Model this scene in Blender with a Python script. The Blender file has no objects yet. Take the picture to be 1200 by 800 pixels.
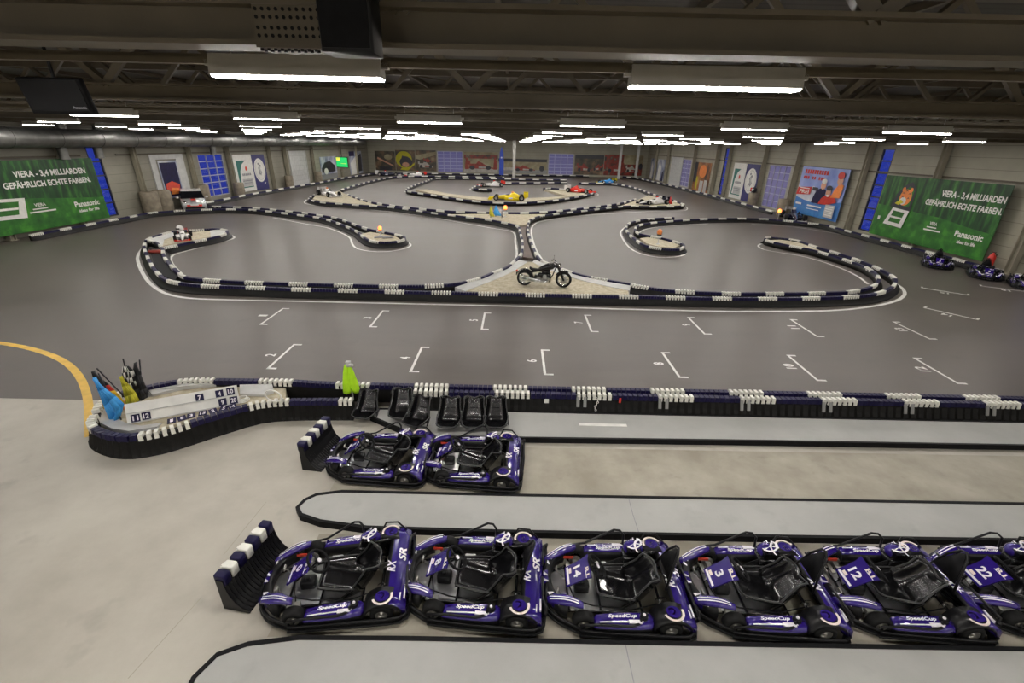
import bpy, math, random
from mathutils import Matrix, Vector
random.seed(7)
sc = bpy.context.scene
COL = sc.collection
PI = math.pi
# ------------------------------------------------------------------ camera and measuring helpers
H, FPX, PITCH_PX, RHO = 5.75, 533.0, 231.0, math.radians(1.25)
TH = math.atan(PITCH_PX / FPX)
XL, XR, YB = -29.6, 26.3, 98.0          # left wall, right wall, back wall
def ray(x, y):
    dx, dy = x - 600, y - 400
    u = (dx * math.cos(RHO) + dy * math.sin(RHO)) / FPX
    v = (-dx * math.sin(RHO) + dy * math.cos(RHO)) / FPX
    return (u, math.cos(TH) - v * math.sin(TH), -math.sin(TH) - v * math.cos(TH))
def at(x, y, z=0.0):                    # measured point at height z
    r = ray(x, y); t = (z - H) / r[2]
    return Vector((r[0] * t, r[1] * t, z))
def at_x(x, y, X):
    r = ray(x, y); t = X / r[0]
    return Vector((X, r[1] * t, H + r[2] * t))
def at_y(x, y, Y):
    r = ray(x, y); t = Y / r[1]
    return Vector((r[0] * t, Y, H + r[2] * t))
cam = bpy.data.cameras.new('camera')
co = bpy.data.objects.new('camera', cam); COL.objects.link(co)
R0, U0, F0 = Vector((1, 0, 0)), Vector((0, math.sin(TH), math.cos(TH))), Vector((0, math.cos(TH), -math.sin(TH)))
cx = R0 * math.cos(RHO) + U0 * math.sin(RHO); cy = -R0 * math.sin(RHO) + U0 * math.cos(RHO)
co.matrix_world = Matrix((( cx.x, cy.x, -F0.x, 0), (cx.y, cy.y, -F0.y, 0), (cx.z, cy.z, -F0.z, H), (0, 0, 0, 1)))
cam.sensor_width = 36; cam.lens = FPX / 1200 * 36; cam.clip_end = 400; cam.clip_start = 0.05
sc.camera = co
# ------------------------------------------------------------------ materials
def mat(name, col, rough=.5, metal=0, coat=0, noise=0, nscale=3.0, bump=0, emit=None, estr=0, spec=None):
    m = bpy.data.materials.new(name); m.use_nodes = True
    nt = m.node_tree; b = nt.nodes['Principled BSDF']
    b.inputs['Base Color'].default_value = (*col, 1); b.inputs['Roughness'].default_value = rough
    b.inputs['Metallic'].default_value = metal; b.inputs['Coat Weight'].default_value = coat
    if spec is not None: b.inputs['Specular IOR Level'].default_value = spec
    if emit: b.inputs['Emission Color'].default_value = (*emit, 1); b.inputs['Emission Strength'].default_value = estr
    if noise or bump:
        tc = nt.nodes.new('ShaderNodeTexCoord'); n = nt.nodes.new('ShaderNodeTexNoise')
        n.inputs['Scale'].default_value = nscale; n.inputs['Detail'].default_value = 5
        nt.links.new(tc.outputs['Object'], n.inputs['Vector'])
        if noise:
            r = nt.nodes.new('ShaderNodeValToRGB')
            r.color_ramp.elements[0].position = .3; r.color_ramp.elements[1].position = .7
            r.color_ramp.elements[0].color = (*[c * (1 - noise) for c in col], 1)
            r.color_ramp.elements[1].color = (*[min(1, c * (1 + noise)) for c in col], 1)
            nt.links.new(n.outputs['Fac'], r.inputs['Fac']); nt.links.new(r.outputs['Color'], b.inputs['Base Color'])
        if bump:
            bp = nt.nodes.new('ShaderNodeBump'); bp.inputs['Strength'].default_value = bump; bp.inputs['Distance'].default_value = .02
            nt.links.new(n.outputs['Fac'], bp.inputs['Height']); nt.links.new(bp.outputs['Normal'], b.inputs['Normal'])
    return m
def lines_mat(name, col, axis, period, dark=.55, rough=.6, width=.06, strength=.5, noise=.06):
    """painted panels with joints every `period` metres along one axis (joint is a groove, so a bump plus a thin dark line)"""
    m = mat(name, col, rough, noise=noise, nscale=1.2); nt = m.node_tree; b = nt.nodes['Principled BSDF']
    tc = nt.nodes.new('ShaderNodeTexCoord'); sp = nt.nodes.new('ShaderNodeSeparateXYZ'); nt.links.new(tc.outputs['Object'], sp.inputs[0])
    mu = nt.nodes.new('ShaderNodeMath'); mu.operation = 'DIVIDE'; mu.inputs[1].default_value = period
    nt.links.new(sp.outputs[axis], mu.inputs[0])
    fr = nt.nodes.new('ShaderNodeMath'); fr.operation = 'FRACT'; nt.links.new(mu.outputs[0], fr.inputs[0])
    lt = nt.nodes.new('ShaderNodeMath'); lt.operation = 'LESS_THAN'; lt.inputs[1].default_value = width; nt.links.new(fr.outputs[0], lt.inputs[0])
    mx = nt.nodes.new('ShaderNodeMix'); mx.data_type = 'RGBA'
    src = b.inputs['Base Color'].links[0].from_socket
    nt.links.new(lt.outputs[0], mx.inputs[0]); nt.links.new(src, mx.inputs[6]); mx.inputs[7].default_value = (*[c * dark for c in col], 1)
    nt.links.new(mx.outputs[2], b.inputs['Base Color'])
    bp = nt.nodes.new('ShaderNodeBump'); bp.inputs['Strength'].default_value = strength; bp.invert = True
    nt.links.new(lt.outputs[0], bp.inputs['Height']); nt.links.new(bp.outputs['Normal'], b.inputs['Normal'])
    return m
def floor_mat(name, c0, c1, stain, rough, rough2, scale, streak=False, spec=.5):
    m = bpy.data.materials.new(name); m.use_nodes = True; nt = m.node_tree; b = nt.nodes['Principled BSDF']; L = nt.links.new
    b.inputs['Specular IOR Level'].default_value = spec
    tc = nt.nodes.new('ShaderNodeTexCoord'); mp = nt.nodes.new('ShaderNodeMapping'); L(tc.outputs['Object'], mp.inputs[0])
    if streak: mp.inputs['Scale'].default_value = (.35, 1.5, 1)
    n1 = nt.nodes.new('ShaderNodeTexNoise'); n1.inputs['Scale'].default_value = scale; n1.inputs['Detail'].default_value = 8; n1.inputs['Roughness'].default_value = .6
    L(mp.outputs[0], n1.inputs['Vector'])
    r1 = nt.nodes.new('ShaderNodeValToRGB'); r1.color_ramp.elements[0].position = .33; r1.color_ramp.elements[1].position = .66
    r1.color_ramp.elements[0].color = (*c0, 1); r1.color_ramp.elements[1].color = (*c1, 1); L(n1.outputs['Fac'], r1.inputs[0])
    n2 = nt.nodes.new('ShaderNodeTexNoise'); n2.inputs['Scale'].default_value = scale * 2.7; n2.inputs['Detail'].default_value = 3
    L(tc.outputs['Object'], n2.inputs['Vector'])
    r2 = nt.nodes.new('ShaderNodeValToRGB'); r2.color_ramp.elements[0].position = .62; r2.color_ramp.elements[1].position = .78
    r2.color_ramp.elements[0].color = (0, 0, 0, 1); r2.color_ramp.elements[1].color = (.45, .45, .45, 1); L(n2.outputs['Fac'], r2.inputs[0])
    mx = nt.nodes.new('ShaderNodeMix'); mx.data_type = 'RGBA'; L(r2.outputs[0], mx.inputs[0]); L(r1.outputs[0], mx.inputs[6]); mx.inputs[7].default_value = (*stain, 1)
    L(mx.outputs[2], b.inputs['Base Color'])
    mr = nt.nodes.new('ShaderNodeMapRange'); mr.inputs[3].default_value = rough; mr.inputs[4].default_value = rough2; L(n1.outputs['Fac'], mr.inputs[0]); L(mr.outputs[0], b.inputs['Roughness'])
    n3 = nt.nodes.new('ShaderNodeTexNoise'); n3.inputs['Scale'].default_value = 60; L(tc.outputs['Object'], n3.inputs['Vector'])
    bp = nt.nodes.new('ShaderNodeBump'); bp.inputs['Strength'].default_value = .08; bp.inputs['Distance'].default_value = .01
    L(n3.outputs['Fac'], bp.inputs['Height']); L(bp.outputs['Normal'], b.inputs['Normal'])
    return m
def glass_mat(name, tint):
    m = bpy.data.materials.new(name); m.use_nodes = True; nt = m.node_tree; nt.nodes.remove(nt.nodes['Principled BSDF'])
    out = nt.nodes['Material Output']; tr = nt.nodes.new('ShaderNodeBsdfTransparent'); gl = nt.nodes.new('ShaderNodeBsdfGlossy')
    tr.inputs[0].default_value = (*tint, 1); gl.inputs['Roughness'].default_value = .04; lw = nt.nodes.new('ShaderNodeLayerWeight'); lw.inputs[0].default_value = .5; pw = nt.nodes.new('ShaderNodeMath'); pw.operation = 'POWER'; pw.inputs[1].default_value = 4; nt.links.new(lw.outputs['Facing'], pw.inputs[0]); fr = nt.nodes.new('ShaderNodeMath'); fr.operation = 'MULTIPLY_ADD'; fr.inputs[1].default_value = .7; fr.inputs[2].default_value = .035; nt.links.new(pw.outputs[0], fr.inputs[0])
    mx = nt.nodes.new('ShaderNodeMixShader'); nt.links.new(fr.outputs[0], mx.inputs[0]); nt.links.new(tr.outputs[0], mx.inputs[1]); nt.links.new(gl.outputs[0], mx.inputs[2])
    nt.links.new(mx.outputs[0], out.inputs[0]); return m
def painted_sheen_glass(name, tint, sheen_col, k):  # glass with reflected light painted in as a diffuse colour
    m = glass_mat(name, tint); nt = m.node_tree; out = nt.nodes['Material Output']; src = out.inputs[0].links[0].from_socket
    df = nt.nodes.new('ShaderNodeBsdfDiffuse'); df.inputs[0].default_value = (*sheen_col, 1); mx = nt.nodes.new('ShaderNodeMixShader'); mx.inputs[0].default_value = k
    nt.links.new(src, mx.inputs[1]); nt.links.new(df.outputs[0], mx.inputs[2]); nt.links.new(mx.outputs[0], out.inputs[0]); return m
def print_mat(name, stops, scale, detail=3, stretch=(1, 1, 1), rough=.45):
    """a printed picture: colour patches from noise, fixed in the print"""
    m = mat(name, stops[0][1], rough); nt = m.node_tree; b = nt.nodes['Principled BSDF']
    tc = nt.nodes.new('ShaderNodeTexCoord'); mp = nt.nodes.new('ShaderNodeMapping'); mp.inputs['Scale'].default_value = stretch
    n = nt.nodes.new('ShaderNodeTexNoise'); n.inputs['Scale'].default_value = scale; n.inputs['Detail'].default_value = detail
    r = nt.nodes.new('ShaderNodeValToRGB'); e = r.color_ramp.elements
    e[0].position, e[0].color = stops[0][0], (*stops[0][1], 1); e[1].position, e[1].color = stops[-1][0], (*stops[-1][1], 1)
    for p, c in stops[1:-1]: k = e.new(p); k.color = (*c, 1)
    nt.links.new(tc.outputs['Object'], mp.inputs[0]); nt.links.new(mp.outputs[0], n.inputs['Vector']); nt.links.new(n.outputs['Fac'], r.inputs[0]); nt.links.new(r.outputs[0], b.inputs['Base Color'])
    return m
M = {}
M['concrete'] = floor_mat('concrete', (.395, .365, .31), (.53, .50, .435), (.24, .22, .185), .4, .6, .6)
M['asphalt'] = floor_mat('asphalt', (.079, .066, .057), (.104, .088, .076), (.062, .052, .045), .33, .47, .5, True)
M['gravel'] = floor_mat('gravel', (.38, .33, .22), (.60, .54, .41), (.31, .27, .18), .8, .95, 6)
M['platform'] = floor_mat('platform_paint', (.36, .36, .34), (.43, .43, .41), (.28, .28, .26), .4, .55, .8)
M['pit_lane'] = floor_mat('worn_concrete', (.30, .27, .21), (.44, .41, .335), (.20, .18, .135), .5, .65, 1.1)
M['rubber'] = mat('black_rubber', (.007, .007, .008), .6, noise=.3, nscale=8, spec=.15)
M['tyre'] = mat('tyre', (.010, .010, .010), .7, noise=.3, nscale=20, spec=.2)
M['body_black'] = mat('barrier_black', (.010, .0095, .009), .5, noise=.25, nscale=5, spec=.18)
M['navy'] = mat('barrier_navy', (.009, .007, .045), .45, noise=.25, nscale=5, spec=.25)
M['white_cap'] = mat('barrier_white', (.78, .77, .70), .45, noise=.08, nscale=6)
M['white'] = mat('white_paint', (.80, .79, .75), .5, noise=.08, nscale=4)
M['line'] = mat('line_white', (.72, .71, .68), .5, noise=.12, nscale=3)
M['yellow_line'] = mat('line_yellow', (.72, .45, .06), .5, noise=.15, nscale=3)
M['purple'] = mat('purple_plastic', (.022, .008, .17), .22, coat=.8, noise=.15, nscale=5)
M['plastic'] = mat('black_plastic', (.008, .008, .009), .35, noise=.2, nscale=8, spec=.25)
M['gloss_black'] = mat('gloss_black', (.006, .006, .007), .2, coat=.35, noise=.2, nscale=6)
M['decal'] = mat('decal_white', (.82, .78, .84), .35, noise=.05, nscale=9)
M['cream'] = mat('decal_cream', (.82, .70, .66), .35, noise=.05, nscale=9)
M['redsticker'] = mat('red_sticker', (.65, .06, .03), .4, noise=.1, nscale=9)
M['chrome'] = mat('chrome', (.75, .75, .76), .14, 1, noise=.05, nscale=7)
M['steel'] = mat('galvanised_steel', (.42, .41, .38), .4, .8, noise=.15, nscale=6)
M['alloy'] = mat('floor_tray_alloy', (.70, .70, .71), .28, .85, noise=.2, nscale=5)
M['truss'] = mat('truss_paint', (.105, .084, .055), .5, noise=.12, nscale=2)
M['column'] = mat('column_paint', (.30, .275, .21), .5, noise=.12, nscale=2)
M['deck'] = lines_mat('roof_deck', (.062, .054, .041), 1, .3, .6, .6, .3, .6)
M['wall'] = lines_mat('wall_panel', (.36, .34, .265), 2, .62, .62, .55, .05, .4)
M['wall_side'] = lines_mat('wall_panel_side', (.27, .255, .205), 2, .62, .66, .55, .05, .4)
M['grey'] = mat('grey_paint', (.30, .30, .29), .5, noise=.1, nscale=3)
M['lightgrey'] = mat('light_grey_panel', (.52, .52, .51), .5, noise=.1, nscale=3)
M['duct'] = mat('duct_zinc', (.20, .20, .19), .45, .8, noise=.2, nscale=2)
M['housing'] = mat('lamp_housing', (.42, .40, .36), .45, noise=.05, nscale=6)
M['lamp'] = mat('lamp_diffuser', (1, 1, 1), .5, noise=.01, emit=(1.0, .955, .90), estr=124)
M['orange_lamp'] = mat('orange_beacon', (1, .3, .08), .3, noise=.01, emit=(1, .22, .05), estr=3.2)
M['screen_green'] = mat('screen_green', (.02, .2, .05), .3, noise=.01, emit=(.02, .55, .13), estr=1.2)
M['screen_yellow'] = mat('screen_yellow', (.3, .3, .05), .3, noise=.01, emit=(.75, .7, .08), estr=1.2)
M['pane'] = glass_mat('window_glass', (.92, .94, 1))
M['pane_painted_sheen'] = painted_sheen_glass('painted_sheen_glazing', (.92, .94, 1), (.50, .45, .62), .42)  # lavender diffuse painted in for the lamps mirrored in these door panes
M['frame_dark'] = mat('window_frame', (.03, .03, .04), .4, noise=.1)
M['frame_light'] = mat('door_frame_alloy', (.48, .48, .50), .4, .2, noise=.1)
M['wrap'] = mat('column_padding', (.27, .23, .17), .7, noise=.25, nscale=3, bump=.4)
M['navy_print'] = mat('poster_navy', (.035, .035, .16), .5, noise=.1, nscale=2)
M['green_print'] = mat('poster_green', (.02, .16, .13), .5, noise=.1, nscale=2)
M['greyink'] = mat('grey_ink', (.25, .25, .27), .5, noise=.2, nscale=9)
M['red'] = mat('red_paint', (.60, .03, .02), .35, noise=.1, nscale=5)
M['banner_blue'] = mat('banner_blue', (.02, .06, .42), .5, noise=.1)
M['print_red'] = mat('print_red', (.32, .05, .035), .5, noise=.3, nscale=2)
M['print_white'] = mat('print_white', (.5, .47, .42), .5, noise=.2, nscale=2)
M['seat_rim'] = mat('seat_rim', (.035, .035, .036), .3, noise=.2)
M['skyblue'] = mat('sky_blue', (.05, .33, .75), .6, noise=.1, nscale=6)
M['flag_yellow'] = mat('flag_yellow', (.55, .50, .03), .7, noise=.1, nscale=6)
M['flag_gold'] = mat('flag_gold', (.75, .48, .03), .7, noise=.1, nscale=6)
M['flag_black'] = mat('flag_black', (.015, .015, .018), .7, noise=.2, nscale=6)
M['neon'] = mat('neon_fabric', (.52, .95, .02), .7, noise=.1, nscale=9)
M['ceramic'] = mat('stage_white', (.7, .7, .68), .5, noise=.1)
M['car_yellow'] = mat('car_yellow', (.85, .68, .01), .25, coat=.7, noise=.05)
M['car_red'] = mat('car_red', (.75, .04, .025), .25, coat=.7, noise=.05)
M['car_white'] = mat('car_white', (.82, .80, .78), .25, coat=.7, noise=.05)
M['car_black'] = mat('car_dark_blue', (.012, .013, .035), .25, coat=.7, noise=.2)
M['car_silver'] = mat('car_silver', (.55, .56, .57), .25, .4, coat=.7, noise=.05)
M['orange'] = mat('orange_paint', (.85, .26, .06), .4, noise=.1)
M['screen_dark'] = mat('screen_dark', (.006, .006, .007), .6, noise=.2, spec=.15)
M['windscreen'] = mat('windscreen', (.008, .009, .011), .08, coat=.5, noise=.2)
M['grass_dark'] = print_mat('banner_forest', [(.3, (.003, .02, .007)), (.5, (.009, .06, .012)), (.62, (.025, .13, .018)), (.72, (.07, .23, .035))], 2.2, 5, (1, 1.6, .35))
M['grass_light'] = print_mat('banner_meadow', [(.3, (.012, .085, .012)), (.55, (.03, .17, .018)), (.7, (.06, .28, .025))], 1.6, 4)
M['skin'] = mat('print_skin', (.62, .33, .22), .5, noise=.1)
M['print_sky'] = print_mat('poster_sky', [(.3, (.16, .24, .62)), (.7, (.36, .44, .78))], .6)
M['print_snow'] = print_mat('poster_snow', [(.3, (.42, .46, .58)), (.7, (.72, .74, .78))], 1.5)
M['print_blue'] = print_mat('poster_blue', [(.3, (.03, .13, .45)), (.7, (.08, .30, .62))], .8)
M['tan'] = print_mat('mural_tan', [(.3, (.24, .19, .11)), (.55, (.38, .33, .2)), (.7, (.48, .43, .28))], .7)
M['mural_dark'] = print_mat('mural_dark', [(.3, (.03, .028, .024)), (.5, (.09, .075, .05)), (.62, (.20, .12, .07)), (.75, (.34, .27, .17))], .8, 4)
M['mural_red'] = print_mat('mural_red', [(.35, (.05, .04, .03)), (.5, (.32, .03, .02)), (.6, (.1, .08, .06)), (.7, (.4, .34, .22))], 1.0, 4)
M['mural_orange'] = print_mat('mural_orange', [(.3, (.05, .03, .02)), (.5, (.35, .13, .04)), (.7, (.5, .3, .12))], .7, 4)
M['mural_blue'] = print_mat('mural_blue', [(.3, (.08, .1, .2)), (.5, (.35, .38, .5)), (.7, (.62, .63, .62))], .6, 4)
M['brown_plate'] = mat('brown_cover', (.15, .11, .09), .6, noise=.2, nscale=4)
# ------------------------------------------------------------------ mesh builder
FONT = {}
def glyphs(s):
    if s not in FONT:
        cu = bpy.data.curves.new('t', 'FONT'); cu.body = s; cu.size = 1; cu.offset = .03; cu.resolution_u = 3
        ob = bpy.data.objects.new('t', cu); COL.objects.link(ob)
        dg = bpy.context.evaluated_depsgraph_get(); me = bpy.data.meshes.new_from_object(ob.evaluated_get(dg))
        v = [(p.co.x, p.co.y) for p in me.vertices]; f = [tuple(p.vertices) for p in me.polygons]
        bpy.data.objects.remove(ob); bpy.data.curves.remove(cu); bpy.data.meshes.remove(me)
        xs = [p[0] for p in v]; ys = [p[1] for p in v]
        FONT[s] = ([(a - min(xs), b - min(ys)) for a, b in v], f, max(xs) - min(xs), max(ys) - min(ys))
    return FONT[s]
def place(loc=(0, 0, 0), rz=0, rx=0, ry=0):
    return Matrix.Translation(loc) @ Matrix.Rotation(rz, 4, 'Z') @ Matrix.Rotation(ry, 4, 'Y') @ Matrix.Rotation(rx, 4, 'X')
class MB:
    def __init__(s): s.v = []; s.f = []; s.m = []; s.s = []
    def add(s, vs, fs, m=0, smooth=False, X=None):
        b = len(s.v); s.v += [tuple(X @ Vector(p)) if X is not None else tuple(p) for p in vs]
        for f in fs: s.f.append(tuple(i + b for i in f)); s.m.append(m); s.s.append(smooth)
        return s
    def box(s, c, d, m=0, X=None, taper=1.0):
        x, y, z = [k / 2 for k in d]; t = taper
        vs = [(-x, -y, -z), (x, -y, -z), (x, y, -z), (-x, y, -z), (-x * t, -y * t, z), (x * t, -y * t, z), (x * t, y * t, z), (-x * t, y * t, z)]
        vs = [(a + c[0], b + c[1], e + c[2]) for a, b, e in vs]
        return s.add(vs, [(3, 2, 1, 0), (4, 5, 6, 7), (0, 1, 5, 4), (1, 2, 6, 5), (2, 3, 7, 6), (3, 0, 4, 7)], m, False, X)
    def rbox(s, c, d, r, m=0, X=None, n=3):              # box with rounded vertical edges and a softened top
        pts = []
        for qx, qy, a0 in ((1, 1, 0), (-1, 1, 90), (-1, -1, 180), (1, -1, 270)):
            for k in range(n + 1):
                a = math.radians(a0 + 90 * k / n); pts.append((qx * (d[0] / 2 - r) + r * math.cos(a), qy * (d[1] / 2 - r) + r * math.sin(a)))
        rings = []
        for sc_, z in ((1, -d[2] / 2), (1, d[2] / 2 - r * .6), (1 - r * .5 / max(d[0], .01), d[2] / 2 - r * .15), (1 - 1.6 * r / max(d[0], d[1]), d[2] / 2)):
            rings.append([(c[0] + x * sc_, c[1] + y * sc_, c[2] + z) for x, y in pts])
        return s.loft(rings, m, True, True, X)
    def loft(s, rings, m=0, caps=True, smooth=True, X=None, closed=True):
        n = len(rings[0]); vs = [p for r in rings for p in r]; fs = []
        for i in range(len(rings) - 1):
            for j in range(n if closed else n - 1):
                a, b = i * n + j, i * n + (j + 1) % n; fs.append((a, b, b + n, a + n))
        if caps and closed: fs.append(tuple(range(n - 1, -1, -1))); fs.append(tuple((len(rings) - 1) * n + j for j in range(n)))
        return s.add(vs, fs, m, smooth, X)
    def cyl(s, p0, p1, r0, r1=None, n=12, m=0, X=None, caps=True, smooth=True):
        r1 = r0 if r1 is None else r1; p0, p1 = Vector(p0), Vector(p1); d = (p1 - p0).normalized()
        a = d.orthogonal().normalized(); b = d.cross(a); rg = []
        for p, r in ((p0, r0), (p1, r1)): rg.append([p + (a * math.cos(2 * PI * k / n) + b * math.sin(2 * PI * k / n)) * r for k in range(n)])
        s.loft(rg, m, False, smooth, X)
        if caps: s.add(rg[0], [tuple(range(n - 1, -1, -1))], m, False, X); s.add(rg[1], [tuple(range(n))], m, False, X)
        return s
    def tube(s, pts, r, n=7, m=0, X=None, closed=False):
        pts = [Vector(p) for p in pts]; k = len(pts); rg = []; a = None
        for i in range(k):
            t = (pts[(i + 1) % k] - pts[i - 1]) if closed or 0 < i < k - 1 else (pts[1] - pts[0] if i == 0 else pts[-1] - pts[-2])
            t.normalize(); a = t.orthogonal() if a is None else a - t * a.dot(t); a.normalize(); b = t.cross(a)
            rg.append([pts[i] + (a * math.cos(2 * PI * j / n) + b * math.sin(2 * PI * j / n)) * r for j in range(n)])
        if closed: rg.append(rg[0])
        return s.loft(rg, m, not closed, True, X)
    def lathe(s, prof, n=20, m=0, X=None, smooth=True):       # profile of (radius, z)
        rg = [[(r * math.cos(2 * PI * j / n), r * math.sin(2 * PI * j / n), z) for j in range(n)] for r, z in prof]
        return s.loft(rg, m, False, smooth, X)
    def ball(s, c, r, m=0, X=None, nu=14, nv=9, sq=(1, 1, 1)):
        rg = [[(c[0] + sq[0] * r * math.sin(PI * i / nv) * math.cos(2 * PI * j / nu), c[1] + sq[1] * r * math.sin(PI * i / nv) * math.sin(2 * PI * j / nu), c[2] - sq[2] * r * math.cos(PI * i / nv)) for j in range(nu)] for i in range(nv + 1)]
        return s.loft(rg, m, False, True, X)
    def torus(s, c, R, r, axis='z', n=24, k=8, m=0, X=None):
        pts = []
        for i in range(n):
            a = 2 * PI * i / n; p = (R * math.cos(a), R * math.sin(a), 0)
            p = {'z': p, 'y': (p[0], 0, p[1]), 'x': (0, p[0], p[1])}[axis]; pts.append((p[0] + c[0], p[1] + c[1], p[2] + c[2]))
        return s.tube(pts, r, k, m, X, True)
    def prism(s, poly, z0, z1, m=0, X=None, mside=None):
        n = len(poly); A = sum(poly[i - 1][0] * poly[i][1] - poly[i][0] * poly[i - 1][1] for i in range(n))
        if A < 0: poly = poly[::-1]
        vs = [(x, y, z0) for x, y in poly] + [(x, y, z1) for x, y in poly]
        s.add(vs, [tuple(range(n - 1, -1, -1)), tuple(range(n, 2 * n))], m, False, X)
        return s.add(vs, [(i, (i + 1) % n, (i + 1) % n + n, i + n) for i in range(n)], m if mside is None else mside, False, X)
    def text(s, st, h, X=None, m=0, w=None, center=True, slant=0):
        v, f, W, Hh = glyphs(st); k = h / Hh; kx = (w / W) if w else k
        ox, oy = (W / 2, Hh / 2) if center else (0, 0)
        return s.add([((x - ox) * kx + (y - oy) * k * slant, (y - oy) * k, 0) for x, y in v], f, m, False, X)
    def build(s, name, mats, parent=None, loc=(0, 0, 0), rz=0):
        me = bpy.data.meshes.new(name); me.from_pydata(s.v, [], s.f)
        for x in (mats if isinstance(mats, (list, tuple)) else [mats]): me.materials.append(M[x])
        me.polygons.foreach_set('material_index', s.m); me.polygons.foreach_set('use_smooth', s.s); me.update()
        o = bpy.data.objects.new(name, me); COL.objects.link(o)
        o.location = loc; o.rotation_euler = (0, 0, rz)
        if parent is not None: o.parent = parent
        return o
def tag(o, label=None, cat=None, group=None, kind=None):
    for k, v in (('label', label), ('category', cat), ('group', group), ('kind', kind)):
        if v: o[k] = v
    return o
def empty(name, label, cat, loc=(0, 0, 0), rz=0, group=None, scale=1):
    o = bpy.data.objects.new(name, None); COL.objects.link(o); o.location = loc; o.rotation_euler = (0, 0, rz); o.scale = (scale,) * 3
    o.empty_display_size = .1
    return tag(o, label, cat, group)
KIDS = {}
def copy_tree(o, parent=None):
    c = o.copy(); COL.objects.link(c)
    if parent is not None: c.parent = parent
    for ch in list(o.children): copy_tree(ch, c)
    return c
def catmull(P, closed=False, step=.25):
    P = [Vector((p[0], p[1], 0)) for p in P]; out = []; n = len(P)
    for i in range(n if closed else n - 1):
        g = lambda k: P[k % n] if closed else P[max(0, min(n - 1, k))]
        a, b, c, d = g(i - 1), g(i), g(i + 1), g(i + 2); k = max(2, int((c - b).length / step))
        for j in range(k):
            t = j / k
            out.append(.5 * ((2 * b) + (c - a) * t + (2 * a - 5 * b + 4 * c - d) * t * t + (3 * b - a - 3 * c + d) * t ** 3))
    if not closed: out.append(P[-1])
    return out
class Path:
    def __init__(s, pts, closed=False, step=.25):
        s.p = catmull(pts, closed, step); s.p += [s.p[0]] if closed else []
        s.l = [0]
        for a, b in zip(s.p, s.p[1:]): s.l.append(s.l[-1] + (b - a).length)
        s.L = s.l[-1]; s.i = 0
    def at(s, d):
        d = max(0, min(s.L, d)); lo, hi = 0, len(s.l) - 2
        while lo < hi:
            mid = (lo + hi + 1) // 2
            if s.l[mid] <= d: lo = mid
            else: hi = mid - 1
        a, b = s.p[lo], s.p[lo + 1]; e = max(1e-6, s.l[lo + 1] - s.l[lo]); t = (b - a).normalized()
        return a + (b - a) * ((d - s.l[lo]) / e), t, Vector((-t.y, t.x, 0))
def world(pts, z):
    out = []
    for x, y in pts:
        p = at(x, y, z); out.append((max(XL + 1.4, min(XR - 1.4, p.x)), min(YB - 1.0, p.y)))
    return out
def ribbon(mb, pts, w, z=.006, m=0, step=.5):
    P = Path(pts, step=step); n = max(2, int(P.L / step)); L = []; 
    for i in range(n + 1):
        p, t, nn = P.at(P.L * i / n); L.append((p + nn * w / 2, p - nn * w / 2))
    for (a, b), (c, d) in zip(L, L[1:]): mb.add([(*a[:2], z), (*b[:2], z), (*d[:2], z), (*c[:2], z)], [(0, 1, 2, 3)], m)
# ------------------------------------------------------------------ room shell
mb = MB(); mb.box((0, 3, -.05), (XR - XL + .6 + 3, 42, .1)); mb.v = [(x + (XL + XR) / 2, y, z) for x, y, z in mb.v]
fl = tag(mb.build('floor', 'concrete'), kind='structure')
mb = MB(); Y0 = 9.24; mb.prism([(XL, Y0), (-6, Y0), (-3.6, 9.24), (XR, 9.24), (XR, YB), (XL, YB)], .001, .004)
asph = tag(mb.build('floor_asphalt', 'asphalt'), kind='structure')
mb = MB(); mb.box(((XL + XR) / 2, 61.5, -.05), (XR - XL + .6, 75, .1)); tag(mb.build('floor_base', 'concrete'), kind='structure')
mb = MB(); mb.prism([(-3.2, 6.32), (26, 6.5), (26, 7.95), (-3.2, 7.75)], .0005, .0012); mb.prism([(-3.0, 3.75), (26, 3.85), (26, 5.45), (-3.0, 5.4)], .0005, .0012)
mb.build('worn_lane', 'pit_lane', fl)
mb = MB()
for q in ([(312, 588), (262, 650)], [(236, 700), (150, 795)]): ribbon(mb, [(p.x, p.y) for p in (at(*k) for k in q)], .012, .0016)
mb.build('floor_joint', 'pit_lane', fl)
def wall_with_holes(name, X, holes, y0, y1, z1, m, back=False):
    """holes: (a0, a1, z0, z1) along the wall"""
    b = MB(); cuts = sorted(holes); a = y0
    def seg(p, q, za, zb):
        if q - p > 1e-3 and zb - za > 1e-3:
            if back: b.box(((p + q) / 2, X + .1, (za + zb) / 2), (q - p, .2, zb - za))
            else: b.box((X + math.copysign(.1, X), (p + q) / 2, (za + zb) / 2), (.2, q - p, zb - za))
    for h0, h1, za, zb in cuts:
        seg(a, h0, 0, z1); seg(h0, h1, 0, za); seg(h0, h1, zb, z1); a = h1
    seg(a, y1, 0, z1); return tag(b.build(name, m), kind='structure')
def yz(quad, X):                         # (y0,y1,z0,z1) of an upright rectangle on a side wall
    p = [at_x(x, y, X) for x, y in quad]; ys = sorted(q.y for q in p); zs = sorted(q.z for q in p)
    return ((ys[0] + ys[1]) / 2, (ys[2] + ys[3]) / 2, max(.25, (zs[0] + zs[1]) / 2), (zs[2] + zs[3]) / 2)
def xz(quad):
    p = [at_y(x, y, YB) for x, y in quad]; xs = sorted(q.x for q in p); zs = sorted(q.z for q in p)
    return ((xs[0] + xs[1]) / 2, (xs[2] + xs[3]) / 2, .3, (zs[2] + zs[3]) / 2)
ZC = 8.3
wl1 = yz([(96, 174), (114, 175), (141, 252), (128, 252)], XL); wl1 = (wl1[0], wl1[1], .3, 5.9)
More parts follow.
